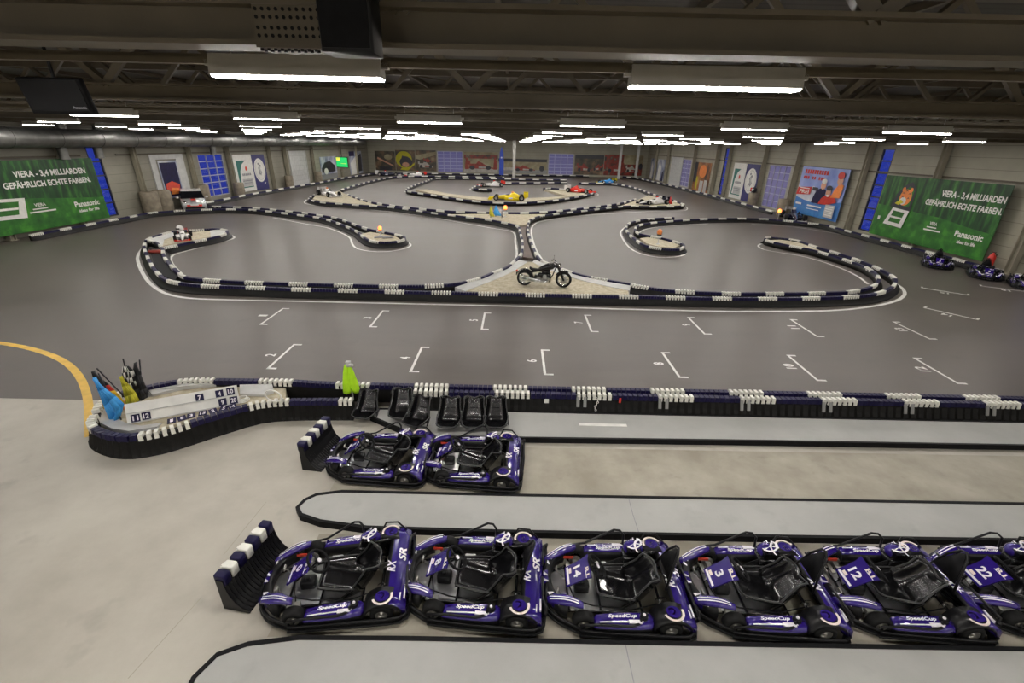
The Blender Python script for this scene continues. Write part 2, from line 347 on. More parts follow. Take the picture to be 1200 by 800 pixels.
dl1 = yz([(229.6, 181), (260, 180), (270, 227), (243, 231)], XL)
wr1 = yz([(1037, 175), (1051, 172.6), (1018.5, 270), (1003.5, 270)], XR); wr1 = (wr1[0], wr1[1], .3, 6.0)
wr2 = yz([(852, 173), (856, 173), (845, 231), (840, 228)], XR); wr2 = (wr2[0], wr2[1], .3, 5.9)
dr1 = yz([(902, 193.5), (929.4, 194.4), (914.4, 246), (892, 241)], XR)
dr2 = yz([(800.6, 186.5), (810, 187), (806, 221), (796, 217)], XR)
wr3 = (20.3, 22.6, .3, 3.6)
db1 = xz([(512.7, 177), (542.5, 177), (542.5, 202), (512.7, 202)]); db2 = xz([(642.5, 180), (672, 180), (672, 204), (642.5, 204)])
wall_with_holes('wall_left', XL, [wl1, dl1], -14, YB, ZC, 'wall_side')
wall_with_holes('wall_right', XR, [wr1, wr2, wr3, dr1, dr2], -14, YB, ZC, 'wall')
wall_with_holes('wall_back', YB, [db1, db2], XL, XR, ZC, 'wall', True)
mb = MB(); mb.box(((XL + XR) / 2, -14.1, ZC / 2), (XR - XL, .2, ZC)); tag(mb.build('wall_front', 'wall'), kind='structure')
mb = MB(); mb.box(((XL + XR) / 2, 42, ZC + .08), (XR - XL + .4, 112.4, .16)); tag(mb.build('ceiling', 'deck'), kind='structure')
def panes(name, hole, X, nw, nh, frame, fw, back=False, gl='pane'):
    """window or glazed sectional door that fills a hole: frame with rails, one pane grid"""
    a0, a1, z0, z1 = hole; f = MB(); g = MB(); s = math.copysign(1, X)
    def bx(b, p, q, za, zb, d):
        c = ((p + q) / 2, (za + zb) / 2)
        if back: b.box((c[0], X + .06, c[1]), (q - p, d, zb - za))
        else: b.box((X + s * .06, c[0], c[1]), (d, q - p, zb - za))
    for i in range(nw + 1):
        k = a0 + (a1 - a0) * i / nw; k = min(max(k, a0 + fw / 2), a1 - fw / 2); bx(f, k - fw / 2, k + fw / 2, z0, z1, .1)
    for j in range(nh + 1):
        k = z0 + (z1 - z0) * j / nh; k = min(max(k, z0 + fw / 2), z1 - fw / 2); bx(f, a0, a1, k - fw / 2, k + fw / 2, .1)
    o = tag(f.build(name, frame), kind='structure'); bx(g, a0, a1, z0, z1, .012)
    g.build('pane', gl, o); return o
panes('window_1', wl1, XL, 1, 6, 'frame_dark', .09); panes('window_2', wr1, XR, 1, 7, 'frame_dark', .09)
panes('window_3', wr2, XR, 1, 5, 'frame_dark', .09); panes('window_4', wr3, XR, 2, 4, 'frame_light', .1)
panes('door_1', dl1, XL, 3, 6, 'frame_light', .08); panes('door_2', dr1, XR, 4, 6, 'frame_light', .06, False, 'pane_painted_sheen'); panes('door_3', dr2, XR, 3, 6, 'frame_light', .06, False, 'pane_painted_sheen')
panes('door_4', db1, YB, 4, 6, 'frame_light', .12, True, 'pane_painted_sheen'); panes('door_5', db2, YB, 4, 6, 'frame_light', .12, True, 'pane_painted_sheen')
# opaque sectional doors
for i, (X, a0, a1) in enumerate(((XL, 63.8, 68.6), (XR, 77.2, 82.5))):
    f = MB(); s = math.copysign(1, X)
    for j in range(7): f.box((X - s * .03, (a0 + a1) / 2, .34 + j * .62), (.06, a1 - a0, .6))
    f.box((X - s * .05, a0 - .1, 2.3), (.1, .16, 4.6)); f.box((X - s * .05, a1 + .1, 2.3), (.1, .16, 4.6))
    tag(f.build('door_%d' % (6 + i), 'lightgrey'), kind='structure')
# side wall columns, wall rail and grey door surround
def hcol(x, y, z1, d=.30, name='column', m='column'):
    b = MB(); b.box((x, y - d / 2, z1 / 2), (d, .03, z1)); b.box((x, y + d / 2, z1 / 2), (d, .03, z1)); b.box((x, y, z1 / 2), (.025, d, z1))
    b.box((x, y, .015), (d + .16, d + .16, .03)); return tag(b.build(name, m), kind='structure')
for y in (26.5, 31.4, 37.5, 43.9, 49.8, 58.2, 62.2, 70.6, 82, 90): hcol(XL + .24, y, 8.1)
for y in (23.6, 30, 36.4, 45.2, 51.3, 59.9, 63.6, 71.6, 84, 91): hcol(XR - .3, y, 8.1)
mb = MB()
for y0, y1 in ((12, 33), (36, 96)): mb.box((XL + .07, (y0 + y1) / 2, 4.45), (.1, y1 - y0, .1))
tag(mb.build('trim_1', 'truss'), kind='structure')
mb = MB(); mb.box((XR - .07, 54, 4.45), (.1, 84, .1)); tag(mb.build('trim_2', 'truss'), kind='structure')
mb = MB(); a, b_, c, d = 39.2, 43.2, .2, 4.4
mb.box((XL + .05, a + .3, 2.3), (.1, .6, 4.2)); mb.box((XL + .05, b_ - .5, 2.3), (.1, 1.0, 4.2)); mb.box((XL + .05, (a + b_ - .4) / 2, 4.2), (.1, b_ - a - 1.6, .38))
tag(mb.build('trim_3', 'lightgrey'), kind='structure')
# middle columns
p = at(602, 211.5)
col = hcol(p.x, p.y, 8.1, .5, m='steel')
for px, py in ((713, 205.5), (749.5, 207)):
    q = at(px, py); hcol(min(q.x, XR - 3), min(q.y, 94), 8.1, .4, m='lightgrey')
# roof trusses
def truss(y):
    b = MB(); w = XR - XL
    b.box(((XL + XR) / 2, y, 6.345), (w, .26, .03)); b.box(((XL + XR) / 2, y, 6.575), (w, .26, .03)); b.box(((XL + XR) / 2, y, 6.46), (w, .03, .22))
    b.box(((XL + XR) / 2, y, 8.17), (w, .24, .24))
    x = XL; k = 0
    while x < XR - 1.5:
        b.cyl((x, y, 6.58), (x + 1.6, y, 8.1), .075, n=4, smooth=False); b.cyl((x + 1.6, y, 8.1), (x + 3.2, y, 6.58), .075, n=4, smooth=False); x += 3.2
    return b
proto = truss(0).build('trim_4', 'truss'); tag(proto, kind='structure')
for k in range(18):
    o = proto if k == 0 else proto.copy()
    if k: COL.objects.link(o)
    o.location.y = 3.72 + 5.32 * k; o.location.x = .35 * (k % 3)*.0
mb = MB()
for k in range(15): mb.box((XL + 1.9 + k * 3.9, 44, 8.22), (.1, 106, .14))
for k in range(14):
    x = XL + 1.9 + k * 3.9
    for j in range(0, 8): 
        y = 3.72 + 5.32 * j
        if (k + j) % 2: mb.cyl((x, y, 8.1), (x + 3.9, y + 5.32, 8.1), .04, n=4, smooth=False)
tag(mb.build('trim_5', 'truss'), kind='structure')
mb = MB()      # bolted splice plate on the nearest beam
sx0, sx1 = at_y(298, 40, 3.58).x, at_y(378, 40, 3.58).x; sc_ = (sx0 + sx1) / 2; sw = sx1 - sx0
pl = MB(); pl.box((sc_, 3.61, 6.46), (sw, .02, .20)); pl.box((sc_, 3.70, 6.322), (sw, .24, .015))
for i in range(10):
    bx_ = sx0 + sw * (i + .5 + (.25 if i > 4 else -.25) * 0) / 10
    for z in (6.385, 6.43, 6.49, 6.535): pl.cyl((bx_, 3.595, z), (bx_, 3.61, z), .012, n=6, m=1)
    for y in (3.61, 3.66): pl.cyl((bx_, y, 6.300), (bx_, y, 6.316), .012, n=6, m=1)
pl.build('splice_plate', ['truss', 'rubber'], proto, loc=(0, -3.72, 0))
# ------------------------------------------------------------------ strip lights in rows under the roof
def make_lamp(y, z, L=1.57):
    t = empty('ceiling_light', 'lit white strip light in the grid under the dark roof', 'ceiling light', (0, y, z), group='strip lights under the roof')
    b = MB(); hw = .10
    rg = [[(x, -hw, .0), (x, hw, .0), (x, .06, .17), (x, -.06, .17)] for x in (-L / 2, L / 2)]; b.loft(rg, 0, True, False)
    for s in (-1, 1): b.box((s * (L / 2 + .03), 0, .1), (.06, .07, .05)); b.cyl((s * .6, 0, .12), (s * .6, 0, .30), .008, n=5)
    b.build('housing', 'housing', t)
    b = MB(); rg = [[(x, -hw + .012, .002), (x, hw - .012, .002), (x, hw - .03, -.018), (x, -hw + .03, -.018)] for x in (-L / 2 + .01, L / 2 - .01)]; b.loft(rg, 0, True, False)
    b.build('diffuser', 'lamp', t); return t
lamp0 = make_lamp(4.86, 6.27); first = True
ROWS = [4.86, 12.4, 19.9] + [19.9 + 7.5 * k for k in range(1, 10)]
for i, y in enumerate([-10, -2.6] + ROWS):
    for k in range(-8, 8):
        x = -2.1 + 4.0 * k - (.05 * max(0, i - 2))
        if y < 6 and (y > 0 and not -9 < x < 9): continue
        if not XL + 1.2 < x < XR - 1.2: continue
        if i == 4 and k == 0: continue
        if i == 2 and k in (0, 1):
            o = lamp0 if k == 0 else copy_tree(lamp0)
            o['label'] = ('large lit strip light nearest the camera, below the black hanging loudspeaker', 'large lit strip light nearest the camera in the right half')[k]
            if k == 0: o.location = (x + .06, y, 6.285)
            else: o.location = (x - .07, y, 6.27)
            if 'group' in o.keys(): del o['group']
            continue
        o = copy_tree(lamp0) if i >= 0 else None
        o['label'] = 'lit white strip light in the grid under the dark roof'; o['group'] = 'strip lights under the roof'
        o.location = (x, y, 6.2 if i > 2 else 6.27)
for i, y in enumerate(ROWS[:6]):
    b = MB(); b.box(((XL + XR) / 2, y, 6.27 + (.13 if i == 0 else .08)), (XR - XL - 1, .07, .05)); b.box(((XL + XR) / 2, y, 6.31 + (.13 if i == 0 else .08)), (XR - XL - 1, .03, .03))
    tag(b.build('mounting_rail', 'truss'), 'long thin steel rail that carries one row of strip lights under the roof', 'rail', 'mounting rails of the strip lights')
# duct along the left wall
mb = MB(); mb.cyl((XL + 1.15, 12, 5.55), (XL + 1.15, 92, 5.55), .55, n=20)
for k in range(27): mb.cyl((XL + 1.15, 12.5 + k * 3, 5.55), (XL + 1.15, 12.56 + k * 3, 5.55), .575, n=20)
tag(mb.build('air_duct', 'duct'), 'fat round galvanised air duct running high along the left wall', 'duct')
for i, (px, y) in enumerate(((45, 31.3), (69, 34.0), (236, 47))):
    b = MB(); b.cyl((XL + .55, y, 4.3), (XL + .55, y, 5.2), .26, n=14); b.cyl((XL + .55, y, 5.2), (XL + 1.0, y, 5.6), .26, n=14)
    b.cyl((XL + .55, y, 4.28), (XL + .55, y, 4.34), .29, n=14); b.cyl((XL + 1, y, 5.6), (XL + 1, y, 8.2), .26, n=14)
    tag(b.build('vent_pipe', 'duct'), ('grey upright vent pipe above the left green banner, the one further left', 'dark grey upright vent pipe beside the lamp glow above the left green banner', 'upright vent pipe above the blue glazed door on the left wall')[i], 'pipe')
# ------------------------------------------------------------------ track barriers
def run(name_label, pts, side, h=.33, flare=.25, ds=.45, closed=False, lod=0, rib=False, ph=0, Lw=.80, Ln=1.05, group='track barriers', top=.15, name='track_barrier', straps=None):
    P = Path(pts, closed); lab = name_label
    root = empty(name, lab, 'barrier', group=group)
    b = MB(); n = max(3, int(P.L / ds)); rg = []
    prof = [(-.06, 0), (-.06, h - .03), (.06, h - .03), (.08, h * .74), (.06 + flare * .28, h * .42), (.04 + flare * .6, h * .18), (flare, .035), (flare, .005)]
    for i in range(n + 1):
        p, t, nn = P.at(P.L * i / n); k = -.035 if rib and i % 2 else 0
        rg.append([p + nn * side * (d + (k if j > 2 and j < 7 else 0)) + Vector((0, 0, z)) for j, (d, z) in enumerate(prof)])
    b.loft(rg, 0, True, not rib); b.build('barrier_body', 'body_black', root)
    s = ph; k = 0
    while s < P.L - .05:
        L = Lw if k % 2 == 0 else Ln; e = min(s + L, P.L); a = max(s, 0); w = k % 2 == 0
        c = MB()
        if lod == 0 and e > a:
            nb = max(1, round((e - a) / .116))
            for q in range(nb):
                m_ = a + (e - a) * (q + .5) / nb; p, t, nn = P.at(m_)
                X = Matrix(((t.x, nn.x, 0, p.x), (t.y, nn.y, 0, p.y), (0, 0, 1, h), (0, 0, 0, 1)))
                c.box((0, .01 * side, -.02), (.072 if w else .108, top, .14 if w else .11), 0, X, .9)
        elif e > a:
            nb = max(1, round((e - a) / .5)); r2 = []
            for q in range(nb + 1):
                p, t, nn = P.at(a + (e - a) * q / nb); r2.append([p + nn * side * dd + Vector((0, 0, z)) for dd, z in ((-.075, h - .1), (-.07, h + .05), (.07, h + .05), (.09, h - .1))])
            c.loft(r2, 0, True, False)
        if c.v: c.build('white_cap' if w else 'navy_cap', 'white_cap' if w else 'navy', root)
        s = e if s >= 0 else s + L; k += 1
    if straps:
        for d in straps:
            for q in (0, .16):
                p, t, nn = P.at(d + q); X = Matrix(((t.x, nn.x * side, 0, p.x), (t.y, nn.y * side, 0, p.y), (0, 0, 1, 0), (0, 0, 0, 1)))
                c = MB(); c.loft([[(-.035, d_, z), (.035, d_, z), (.035, d_ + .02, z + .01), (-.035, d_ + .02, z + .01)] for d_, z in ((.06, h - .02), (.10, h * .74), (.15, h * .44))], 0, True, False, X)
                c.build('bracket', 'grey', root)
    return root
def gravel(label, pts, z=.24, zp=.25, m='gravel', name='gravel_bed'):
    b = MB(); w = world(pts, zp); b.prism([(p[0], p[1]) for p in w], .004, z)
    return tag(b.build(name, m), label, 'gravel', kind='stuff')
def panel_strip(label, A, B, z=.31, zb=.02):
    b = MB(); a = world(A, z); c = world(B, z); n = len(a)
    rg = [[(a[i][0], a[i][1], z), (c[i][0], c[i][1], z - .05), (c[i][0], c[i][1], zb), (a[i][0], a[i][1], zb)] for i in range(n)]
    b.loft(rg, 0, True, False); return tag(b.build('cover_panel', 'lightgrey'), label, 'panel')
HB = .33
# front island, outer run (faces the start grid)
front = [(171, 282.5), (169, 289.5), (172, 298), (176, 307), (183, 317.5), (194, 327), (208, 331), (229, 333.5), (255, 335), (309, 336.8), (338, 338), (408.5, 339.7), (465.5, 341.2), (523.7, 342.5), (581.5, 343.8), (642.7, 345.2), (700.7, 346.3), (757.6, 347.3), (814.4, 348.6), (872, 349.3), (926, 349.2), (978, 348), (1019, 345), (1043, 337.7), (1049, 327.5), (1036.7, 318.2), (1010.7, 306.5), (981.4, 296.5), (954.3, 288.5), (932.7, 281.4), (902.3, 278.1), (897, 280)]
run('long black barrier with navy and white blocks between the start grid and the parked motorcycle', world(front, HB), -1, ph=.73)
inner_r = [(897, 281), (906.7, 283.6), (917.5, 286), (952, 292.8), (984.7, 302.2), (1012.9, 312.3), (1028, 323.2), (1024.8, 334), (997.7, 341.2), (956.5, 343.1), (904.5, 343.5), (850.3, 343.3), (791.7, 340.5), (772, 338.5), (748, 335), (735.7, 332.3), (686.7, 323.6), (660.5, 315.7), (643, 309), (632, 303), (625, 290), (620, 276), (618.5, 266), (622, 257.5), (634, 253), (655.2, 250.1), (674.5, 247.8), (690, 246.3), (707.7, 244), (725, 242.2), (736, 241.2), (760, 241.7), (775, 241.7), (790, 241.7), (800.5, 240.8)]
run('barrier ringing the right-hand tarmac bay up to the car with the red flag', world(inner_r, HB), 1)
inner_l = [(171, 281), (182, 284), (190, 290.4), (191, 299), (198, 308.7), (207.7, 318.3), (216.5, 324.5), (242.7, 327.8), (293.4, 330.6), (347.8, 332.3), (404, 333.5), (459.5, 334.7), (500, 334.6), (532.5, 332.5), (560.5, 326.7), (578, 319.7), (593.7, 313.6), (602.4, 306.6), (611, 297), (612.5, 284.7), (609.5, 272), (606, 264.6), (585, 259.4), (564, 255.9), (546.5, 254), (511.5, 249.8), (494, 247.3), (471.5, 244), (453.5, 242), (422, 240.2), (402.5, 238.7), (380, 237.2), (367, 235), (362, 232), (369.5, 227.5)]
run('barrier ringing the left-hand tarmac bay up to the left white racing car', world(inner_l, HB), 1, ph=.22)
isl = [(190, 290.4), (205, 287.6), (229, 282.5), (246, 279), (262, 274.5), (265.5, 270), (252, 268), (235, 269), (205, 271), (181, 277), (171, 282)]
run('barrier loop around the gravel patch with the red and white kart', world(isl, HB), -1)
run('straight black and white barrier behind the marshal flags in the middle of the hall', world([(407, 227.5), (422, 233.5), (434, 236.5), (446, 238.7), (470, 242), (504.5, 245.6), (529, 247.5), (555, 248.4), (578, 249), (609.4, 249.3), (625, 248.7), (648, 247.5), (690, 243), (725, 238.5), (745, 233)], HB), 1, lod=1)
lw = [(4, 275), (23, 271.5), (45, 268.3), (66, 264.5), (101, 258), (137, 253.2), (172, 249.2), (211, 246.5), (245, 245.2), (270.7, 245), (295, 245.5), (320, 248), (348.5, 251.4), (371, 254.4), (386, 257.7), (398, 262), (410, 266.7), (419, 271.2), (425, 276.5), (434, 281.7), (450.5, 283.7), (470, 281.7), (473.5, 277.5), (461, 274), (449, 271.5), (431, 268), (417.5, 263.5), (405.5, 259), (393.5, 255.2), (369.5, 251.3), (350, 248.5), (332, 246.8), (311, 244.6), (286.4, 243), (255, 242), (238, 242)]
run('barrier along the left wall that curls round the small round gravel bed', world(lw, HB), -1)
run('long barrier along the left wall under the posters and the green screen', world([(232, 237), (255, 232.6), (300, 225), (350, 217.4), (377, 213), (395, 209.5), (425, 205), (445, 203), (500, 203), (600, 204.5), (690, 205.7)], HB), -1, lod=1, Lw=1.2, Ln=1.5)
rw = [(1199, 317), (1186, 313), (1165, 306.5), (1144, 301.5), (1110, 293.5), (1078, 286.3), (1047.5, 279.2), (1022.6, 273.8), (993.3, 268), (965, 263), (934.8, 259.7), (904.5, 257), (876.3, 255.8), (854.7, 255.8), (831, 256.2), (811, 257), (788, 258.5), (762, 261), (748, 264), (744, 268.5), (748, 273), (758.4, 275.8), (776, 279), (788, 282.2), (799.5, 286), (800.5, 289.5), (791.7, 292), (769, 290.3), (755, 286.8), (745.3, 280.7), (738, 274.6), (734, 267.6), (737, 262), (745, 259), (760, 256.5), (790, 254.8)]
run('barrier along the right wall that curls round the leaf-shaped gravel bed', world(rw, HB), 1)
run('barrier along the right wall under the navy seal poster and the arched white poster', world([(913, 247.5), (904, 245), (890, 241.5), (868, 236.7), (828, 227), (794, 218.8), (766, 212.5), (748, 208.7), (730, 206.7)], HB), 1, lod=1, Lw=1.2, Ln=1.5)
mid = [(664, 210.5), (615, 209.8), (565.5, 208.8), (540, 208.5), (510, 208.7), (500, 211.7), (485, 217), (477.5, 220.7), (477.5, 223.7), (492.5, 226.3), (510, 228.6), (525, 231.2), (555, 235.2), (585, 237.2), (615, 237.2), (639, 235.7), (657, 233.5), (675, 230.5), (688, 228), (695.5, 225.5), (679.5, 224), (666, 222), (645, 220.2), (637, 220.7)]
run('barrier round the middle island with the yellow racing car', world(mid, HB), 1, lod=1, Lw=1.1, Ln=1.3)
run('short hairpin barrier in front of the distant white and red racing car', world([(664.5, 213.4), (630, 213.8), (600, 213.9), (573, 214.8), (558, 217.7), (553.5, 220), (562, 221.6), (576, 221.8)], HB), 1, lod=1, Lw=1.1, Ln=1.3)
run('curving barrier from the car with the red flag towards the back wall', world([(802, 239.5), (790, 235), (761.5, 226), (754, 223), (743.5, 219.6), (734.5, 217.4), (719.5, 215.2), (692.5, 214.3), (678, 214)], HB), 1, lod=1, Lw=1.1, Ln=1.3)
run('low barrier that runs from the left white racing car to the back wall', world([(399.5, 222), (414.5, 217.4), (434, 212.2), (455, 208), (474.5, 206.6), (500, 206.2), (530, 206.4), (560, 207), (591, 207.3)], HB), -1, lod=1, Lw=1.1, Ln=1.3)
# gravel beds
gravel('beige gravel under the black motorcycle', [(541, 340.5), (560, 333), (582, 324), (600, 316), (612, 306.5), (631, 306.5), (648, 313), (668, 320), (700, 328), (736, 336), (737, 344.5), (690, 344.2), (642, 343.5), (590, 342.3)], .24, .25)
gravel('small gravel patch under the red and white kart', [(179, 283), (187, 277.5), (208, 273), (240, 270.5), (258, 271), (248, 277), (225, 281), (200, 286), (190, 288)], .24, .25)
gravel('small round gravel bed at the end of the left wall barrier', [(424, 273.5), (434, 271.5), (450, 274), (463, 276.5), (469, 280), (458, 282.7), (441, 282.5), (430, 279.5)], .24, .25)
gravel('leaf-shaped gravel bed under the orange ball beacon', [(750, 279), (760, 277.5), (776, 280.5), (788, 284), (797, 287), (790, 290), (772, 288.5), (758, 285)], .24, .25)
gravel('gravel patch with the marshal flags in the middle of the hall', [(520, 251), (556, 250.5), (612, 251), (640, 250.5), (622, 257), (616, 263), (608, 263.5), (588, 258.5), (560, 254.5)], .24, .25)
gravel('gravel tongue under the left white racing car', [(366, 233), (371, 228), (398, 223.5), (412, 231), (438, 239.3), (455, 241.5), (420, 239), (385, 236.3)], .24, .25)
gravel('gravel tongue under the right white racing car with the red flag', [(728, 240.8), (745, 235), (760, 228.5), (775, 232), (797, 238.5), (797, 240.3), (770, 241), (745, 240.6)], .24, .25)
gravel('gravel strip under the red racing car', [(638, 221.6), (664, 223.2), (690, 226.3), (680, 228.8), (665, 229.3), (650, 225)], .24, .25)
gravel('gravel island under the yellow racing car', [(487, 222), (505, 226.2), (540, 231.6), (580, 235.8), (620, 235.8), (650, 232.6), (668, 229.6), (640, 231), (600, 232.5), (560, 230.5), (525, 226.5), (500, 221.5)], .24, .25)
gravel('thin grey gravel strip in the right-hand barrier tongue', [(903, 281), (915, 280.5), (935, 283.5), (955, 290), (962, 294), (940, 289.7), (915, 285)], .24, .25)
gravel('brown boards laid in the narrow corridor behind the motorcycle', [(611, 300), (614, 289), (610.5, 273), (607.5, 264), (617, 264), (619.5, 276), (623.5, 290), (630, 303)], .12, .15, 'brown_plate', 'corridor_boards')['kind'] = 'structure'
gravel('black filler between the two barriers at the left island', [(175, 291), (187, 291), (189, 300), (197, 310), (210, 321), (205, 328.5), (190, 322), (180, 309)], .2, .2, 'rubber', 'filler_mat')['kind'] = 'structure'
panel_strip('pale grey cover panel along the left edge of the motorcycle gravel', [(533, 336.5), (555, 329), (575, 321), (595, 312.5), (609, 304)], [(545, 339.5), (565, 331.7), (585, 324), (602, 316), (618, 305.5)])
panel_strip('pale grey cover panel along the right edge of the motorcycle gravel', [(627, 304), (645, 311.5), (665, 318.5), (690, 325.5), (715, 330.5), (739, 334.5)], [(624, 305.5), (641, 314), (662, 321.5), (688, 328.5), (714, 334.2), (738, 338.8)])
panel_strip('pale grey cover panel on the left end of the red kart island', [(172, 281), (184, 275), (203, 271)], [(190, 287), (192, 279.5), (206, 275)])
panel_strip('narrow grey cover panel along the near side of the red kart island tip', [(246, 270), (256, 268.8), (264, 270)], [(247, 277), (258, 273.5), (264, 271.5)])
# painted lines
mb = MB()
for L_, w in (([(167.5, 290.3), (161.4, 300), (163, 310.5), (171, 326.2), (181.5, 336.7), (195.5, 344.6), (220, 349.3), (255, 350.9), (330, 352.6), (405, 354.3), (480, 356), (570, 358), (660, 360.2), (745, 362.6), (830, 364.4), (874, 364.9), (971.7, 363.9), (1015, 360), (1047.5, 353.5), (1060.5, 344.8), (1057, 337.3), (1050.8, 333)], .14),
    ([(270.7, 275.5), (275, 278), (270.7, 280.7), (246, 286.8), (220, 293.8), (204, 298.2), (199.9, 303.5), (204, 312.2), (213, 321)], .13),
    ([(320, 255), (357.5, 262.2), (383, 266.7), (399.5, 272.7), (410, 278.7), (413, 286.2), (419, 291.5), (437, 294.8), (458, 294.5), (476, 290.7), (482, 287), (476, 282.8)], .12),
    ([(359, 234), (362, 239.5), (425, 244.7), (500, 253.5), (532.5, 259.4), (576.2, 267.2), (600.7, 271.6), (604, 284.7), (605.6, 298.7), (602.4, 305.7)], .12),
    ([(805, 243), (802, 246.6), (770, 247.3), (720, 250), (690, 252), (660, 255), (634, 259.4), (625, 264), (622.7, 272.5), (627, 290), (635.7, 304.8)], .12),
    ([(732.2, 266.6), (727, 272.9), (734, 286), (744.5, 294.7), (762, 300), (781, 301.7), (800, 299.5), (804, 294.7)], .12),
    ([(896, 284.8), (888.3, 287.4), (896, 292.8), (941.3, 300.4), (980.3, 312.3), (1004, 323.2), (1017.2, 333)], .12),
    ([(880.7, 262.5), (928, 265.7), (971.7, 272.3), (1025.8, 282), (1080, 296.5)], .1), ([(749.7, 272), (758.4, 268), (783, 264.6), (830, 262)], .1),
    ([(473.7, 224), (485, 228.2), (530, 234), (570, 239)], .12), ([(551, 221), (551, 223)], .12), ([(699, 226.5), (701, 228.5), (690, 231), (672, 233.5)], .12)):
    ribbon(mb, [(p.x, p.y) for p in (at(*q) for q in L_)], w)
mb.build('track_line', 'line', asph)
mb = MB(); ribbon(mb, [(p.x, p.y) for p in (at(*q) for q in [(-60, 392), (0, 402), (30, 407), (60, 416), (80, 427), (93, 441), (100, 456), (104, 475), (105.5, 511)])], .17, .007)
mb.build('yellow_line', 'yellow_line', asph)
def bracket(x, y, n, rz=0):
    b = MB(); b.box((0, 0, .006), (.07, 1.66, .003)); b.box((.1, .8, .006), (.27, .08, .003)); b.box((.1, -.8, .006), (.27, .08, .003))
    b.text(str(n), .30, Matrix.Translation((-.34, .03, .008)) @ Matrix.Rotation(PI / 2, 4, 'Z'), w=.16 * len(str(n)))
    b.build('grid_mark', 'line', asph, (x, y, 0), rz)
for i, x in enumerate((-6.65, -2.75, .92, 4.6, 8.4, 12.25, 16.2)): bracket(x, 11.85, 2 * i + 2, (-.02 * (i - 2)) if i > 3 else 0)
for i, x in enumerate((-8.5, -4.8, -1.03, 2.68, 6.5, 10.3, 14.1)): bracket(x, 15.05, 2 * i + 1, 0)
for (a, b_, n) in (((1085, 338), (1130, 345), 15), ((1085, 361), (1143, 374), 14), ((1150, 335), (1205, 342), 16)):
    p, q = at(*a), at(*b_); c = (p + q) / 2; bracket(c.x, c.y, n, math.atan2(p.y - q.y, p.x - q.x) - PI / 2)
# ------------------------------------------------------------------ pit: near barrier, island, raised platforms
def platform(label, poly, h=.12):
    t = MB(); t.prism(poly, .002, h - .012); b = MB(); n = len(poly)
    A = sum(poly[i - 1][0] * poly[i][1] - poly[i][0] * poly[i - 1][1] for i in range(n)); poly = poly if A > 0 else poly[::-1]
    o = tag(t.build('pit_platform', 'platform'), kind='structure'); o['label'] = label + ' with black rubber edge'
    cx_, cy_ = sum(p[0] for p in poly) / n, sum(p[1] for p in poly) / n; P = Path(poly + [poly[0]], step=.4) if False else None
    rg = []
    for i in range(n):
        a, c, d = Vector(poly[i - 1]), Vector(poly[i]), Vector(poly[(i + 1) % n]); e1, e2 = (c - a).normalized(), (d - c).normalized()
        nn = Vector((e1.y + e2.y, -e1.x - e2.x)).normalized(); w = .035 / max(.5, nn.dot(Vector((e1.y, -e1.x))))
        rg.append([(c.x, c.y, .002), (c.x + nn.x * w, c.y + nn.y * w, .002), (c.x + nn.x * w, c.y + nn.y * w, h), (c.x - nn.x * .02, c.y - nn.y * .02, h), (c.x - nn.x * .02, c.y - nn.y * .02, h - .03)])
    rg.append(rg[0]); b.loft(rg, 0, False, False); b.build('rubber_edge', 'rubber', o); return o
p1 = platform('far raised platform', [(-3.1, 8.64), (-1.92, 7.93), (0, 7.96), (5.4, 8.04), (26, 8.2), (26, 8.98), (-3.0, 8.95)])
mb = MB(); mb.box((2.05, 8.5, .110), (1.05, .1, .004)); mb.build('white_tape', 'white', p1)
pts2 = [(-3.52, 5.85), (-3.47, 6.02), (-3.33, 6.15), (-2.93, 6.24), (0, 6.24), (9, 6.3), (26, 6.5), (26, 5.62), (9, 5.5), (4.5, 5.46), (0, 5.44), (-2.25, 5.46), (-3.04, 5.57), (-3.4, 5.7)]
p2 = platform('middle raised platform', pts2)
pts3 = [(-3.5, 2.9), (-3.53, 3.2), (-3.42, 3.45), (-3.13, 3.58), (-2.54, 3.67), (-1.2, 3.69), (2, 3.7), (26, 3.82), (26, 0.5), (-3.5, .5)]
p3 = platform('near raised platform', pts3)
for par, x, ya, yb in ((p2, 2.1, 5.47, 6.24), (p3, 1.5, .6, 3.68)):
    b = MB(); q = [(x + random.uniform(-.03, .03), ya + (yb - ya) * k / 7) for k in range(8)]; ribbon(b, q, .012, .1105); b.build('crack', 'greyink', par)
HN = .43
wp = lambda L: [(p.x, p.y) for p in (at(x, y, HN) for x, y in L)]
back_run = wp([(112, 487), (116, 477), (128, 467), (150, 459), (174, 454), (195, 449.5), (219, 446.5), (250, 446), (296, 446.5), (340, 447.5)]) + [(-4, 9.48), (0, 9.48), (6, 9.5), (14, 9.5), (20, 9.5), (26, 9.5)]
run('near barrier row that starts behind the marshal flags and runs along the start grid side', back_run, 1, HN, .22, ds=.09, rib=True, ph=.15, Lw=.84, Ln=1.03, name='pit_barrier', group='pit barriers')
front_run = [(-2.8, 9.24), (-.5, 9.24), (6, 9.25), (14, 9.26), (20, 9.26), (26, 9.26)]
run('near barrier row behind the loose kart seats, along the far raised platform', front_run, -1, HN, .24, ds=.09, rib=True, ph=.52, Lw=.84, Ln=1.06, name='pit_barrier', group='pit barriers', straps=[2.46 + 1.9 * k for k in range(12)])
near_run = wp([(112, 487), (107, 496), (114, 503), (130, 509), (152, 511), (185, 506), (217, 497), (260, 484), (303, 472.5), (340, 469.4), (380, 469), (414, 469)])
run('near barrier curving round the front of the island with the flags and number board', near_run, -1, HN, .16, ds=.075, rib=True, ph=-.28, Lw=.86, Ln=1.05, name='pit_barrier', group='pit barriers')
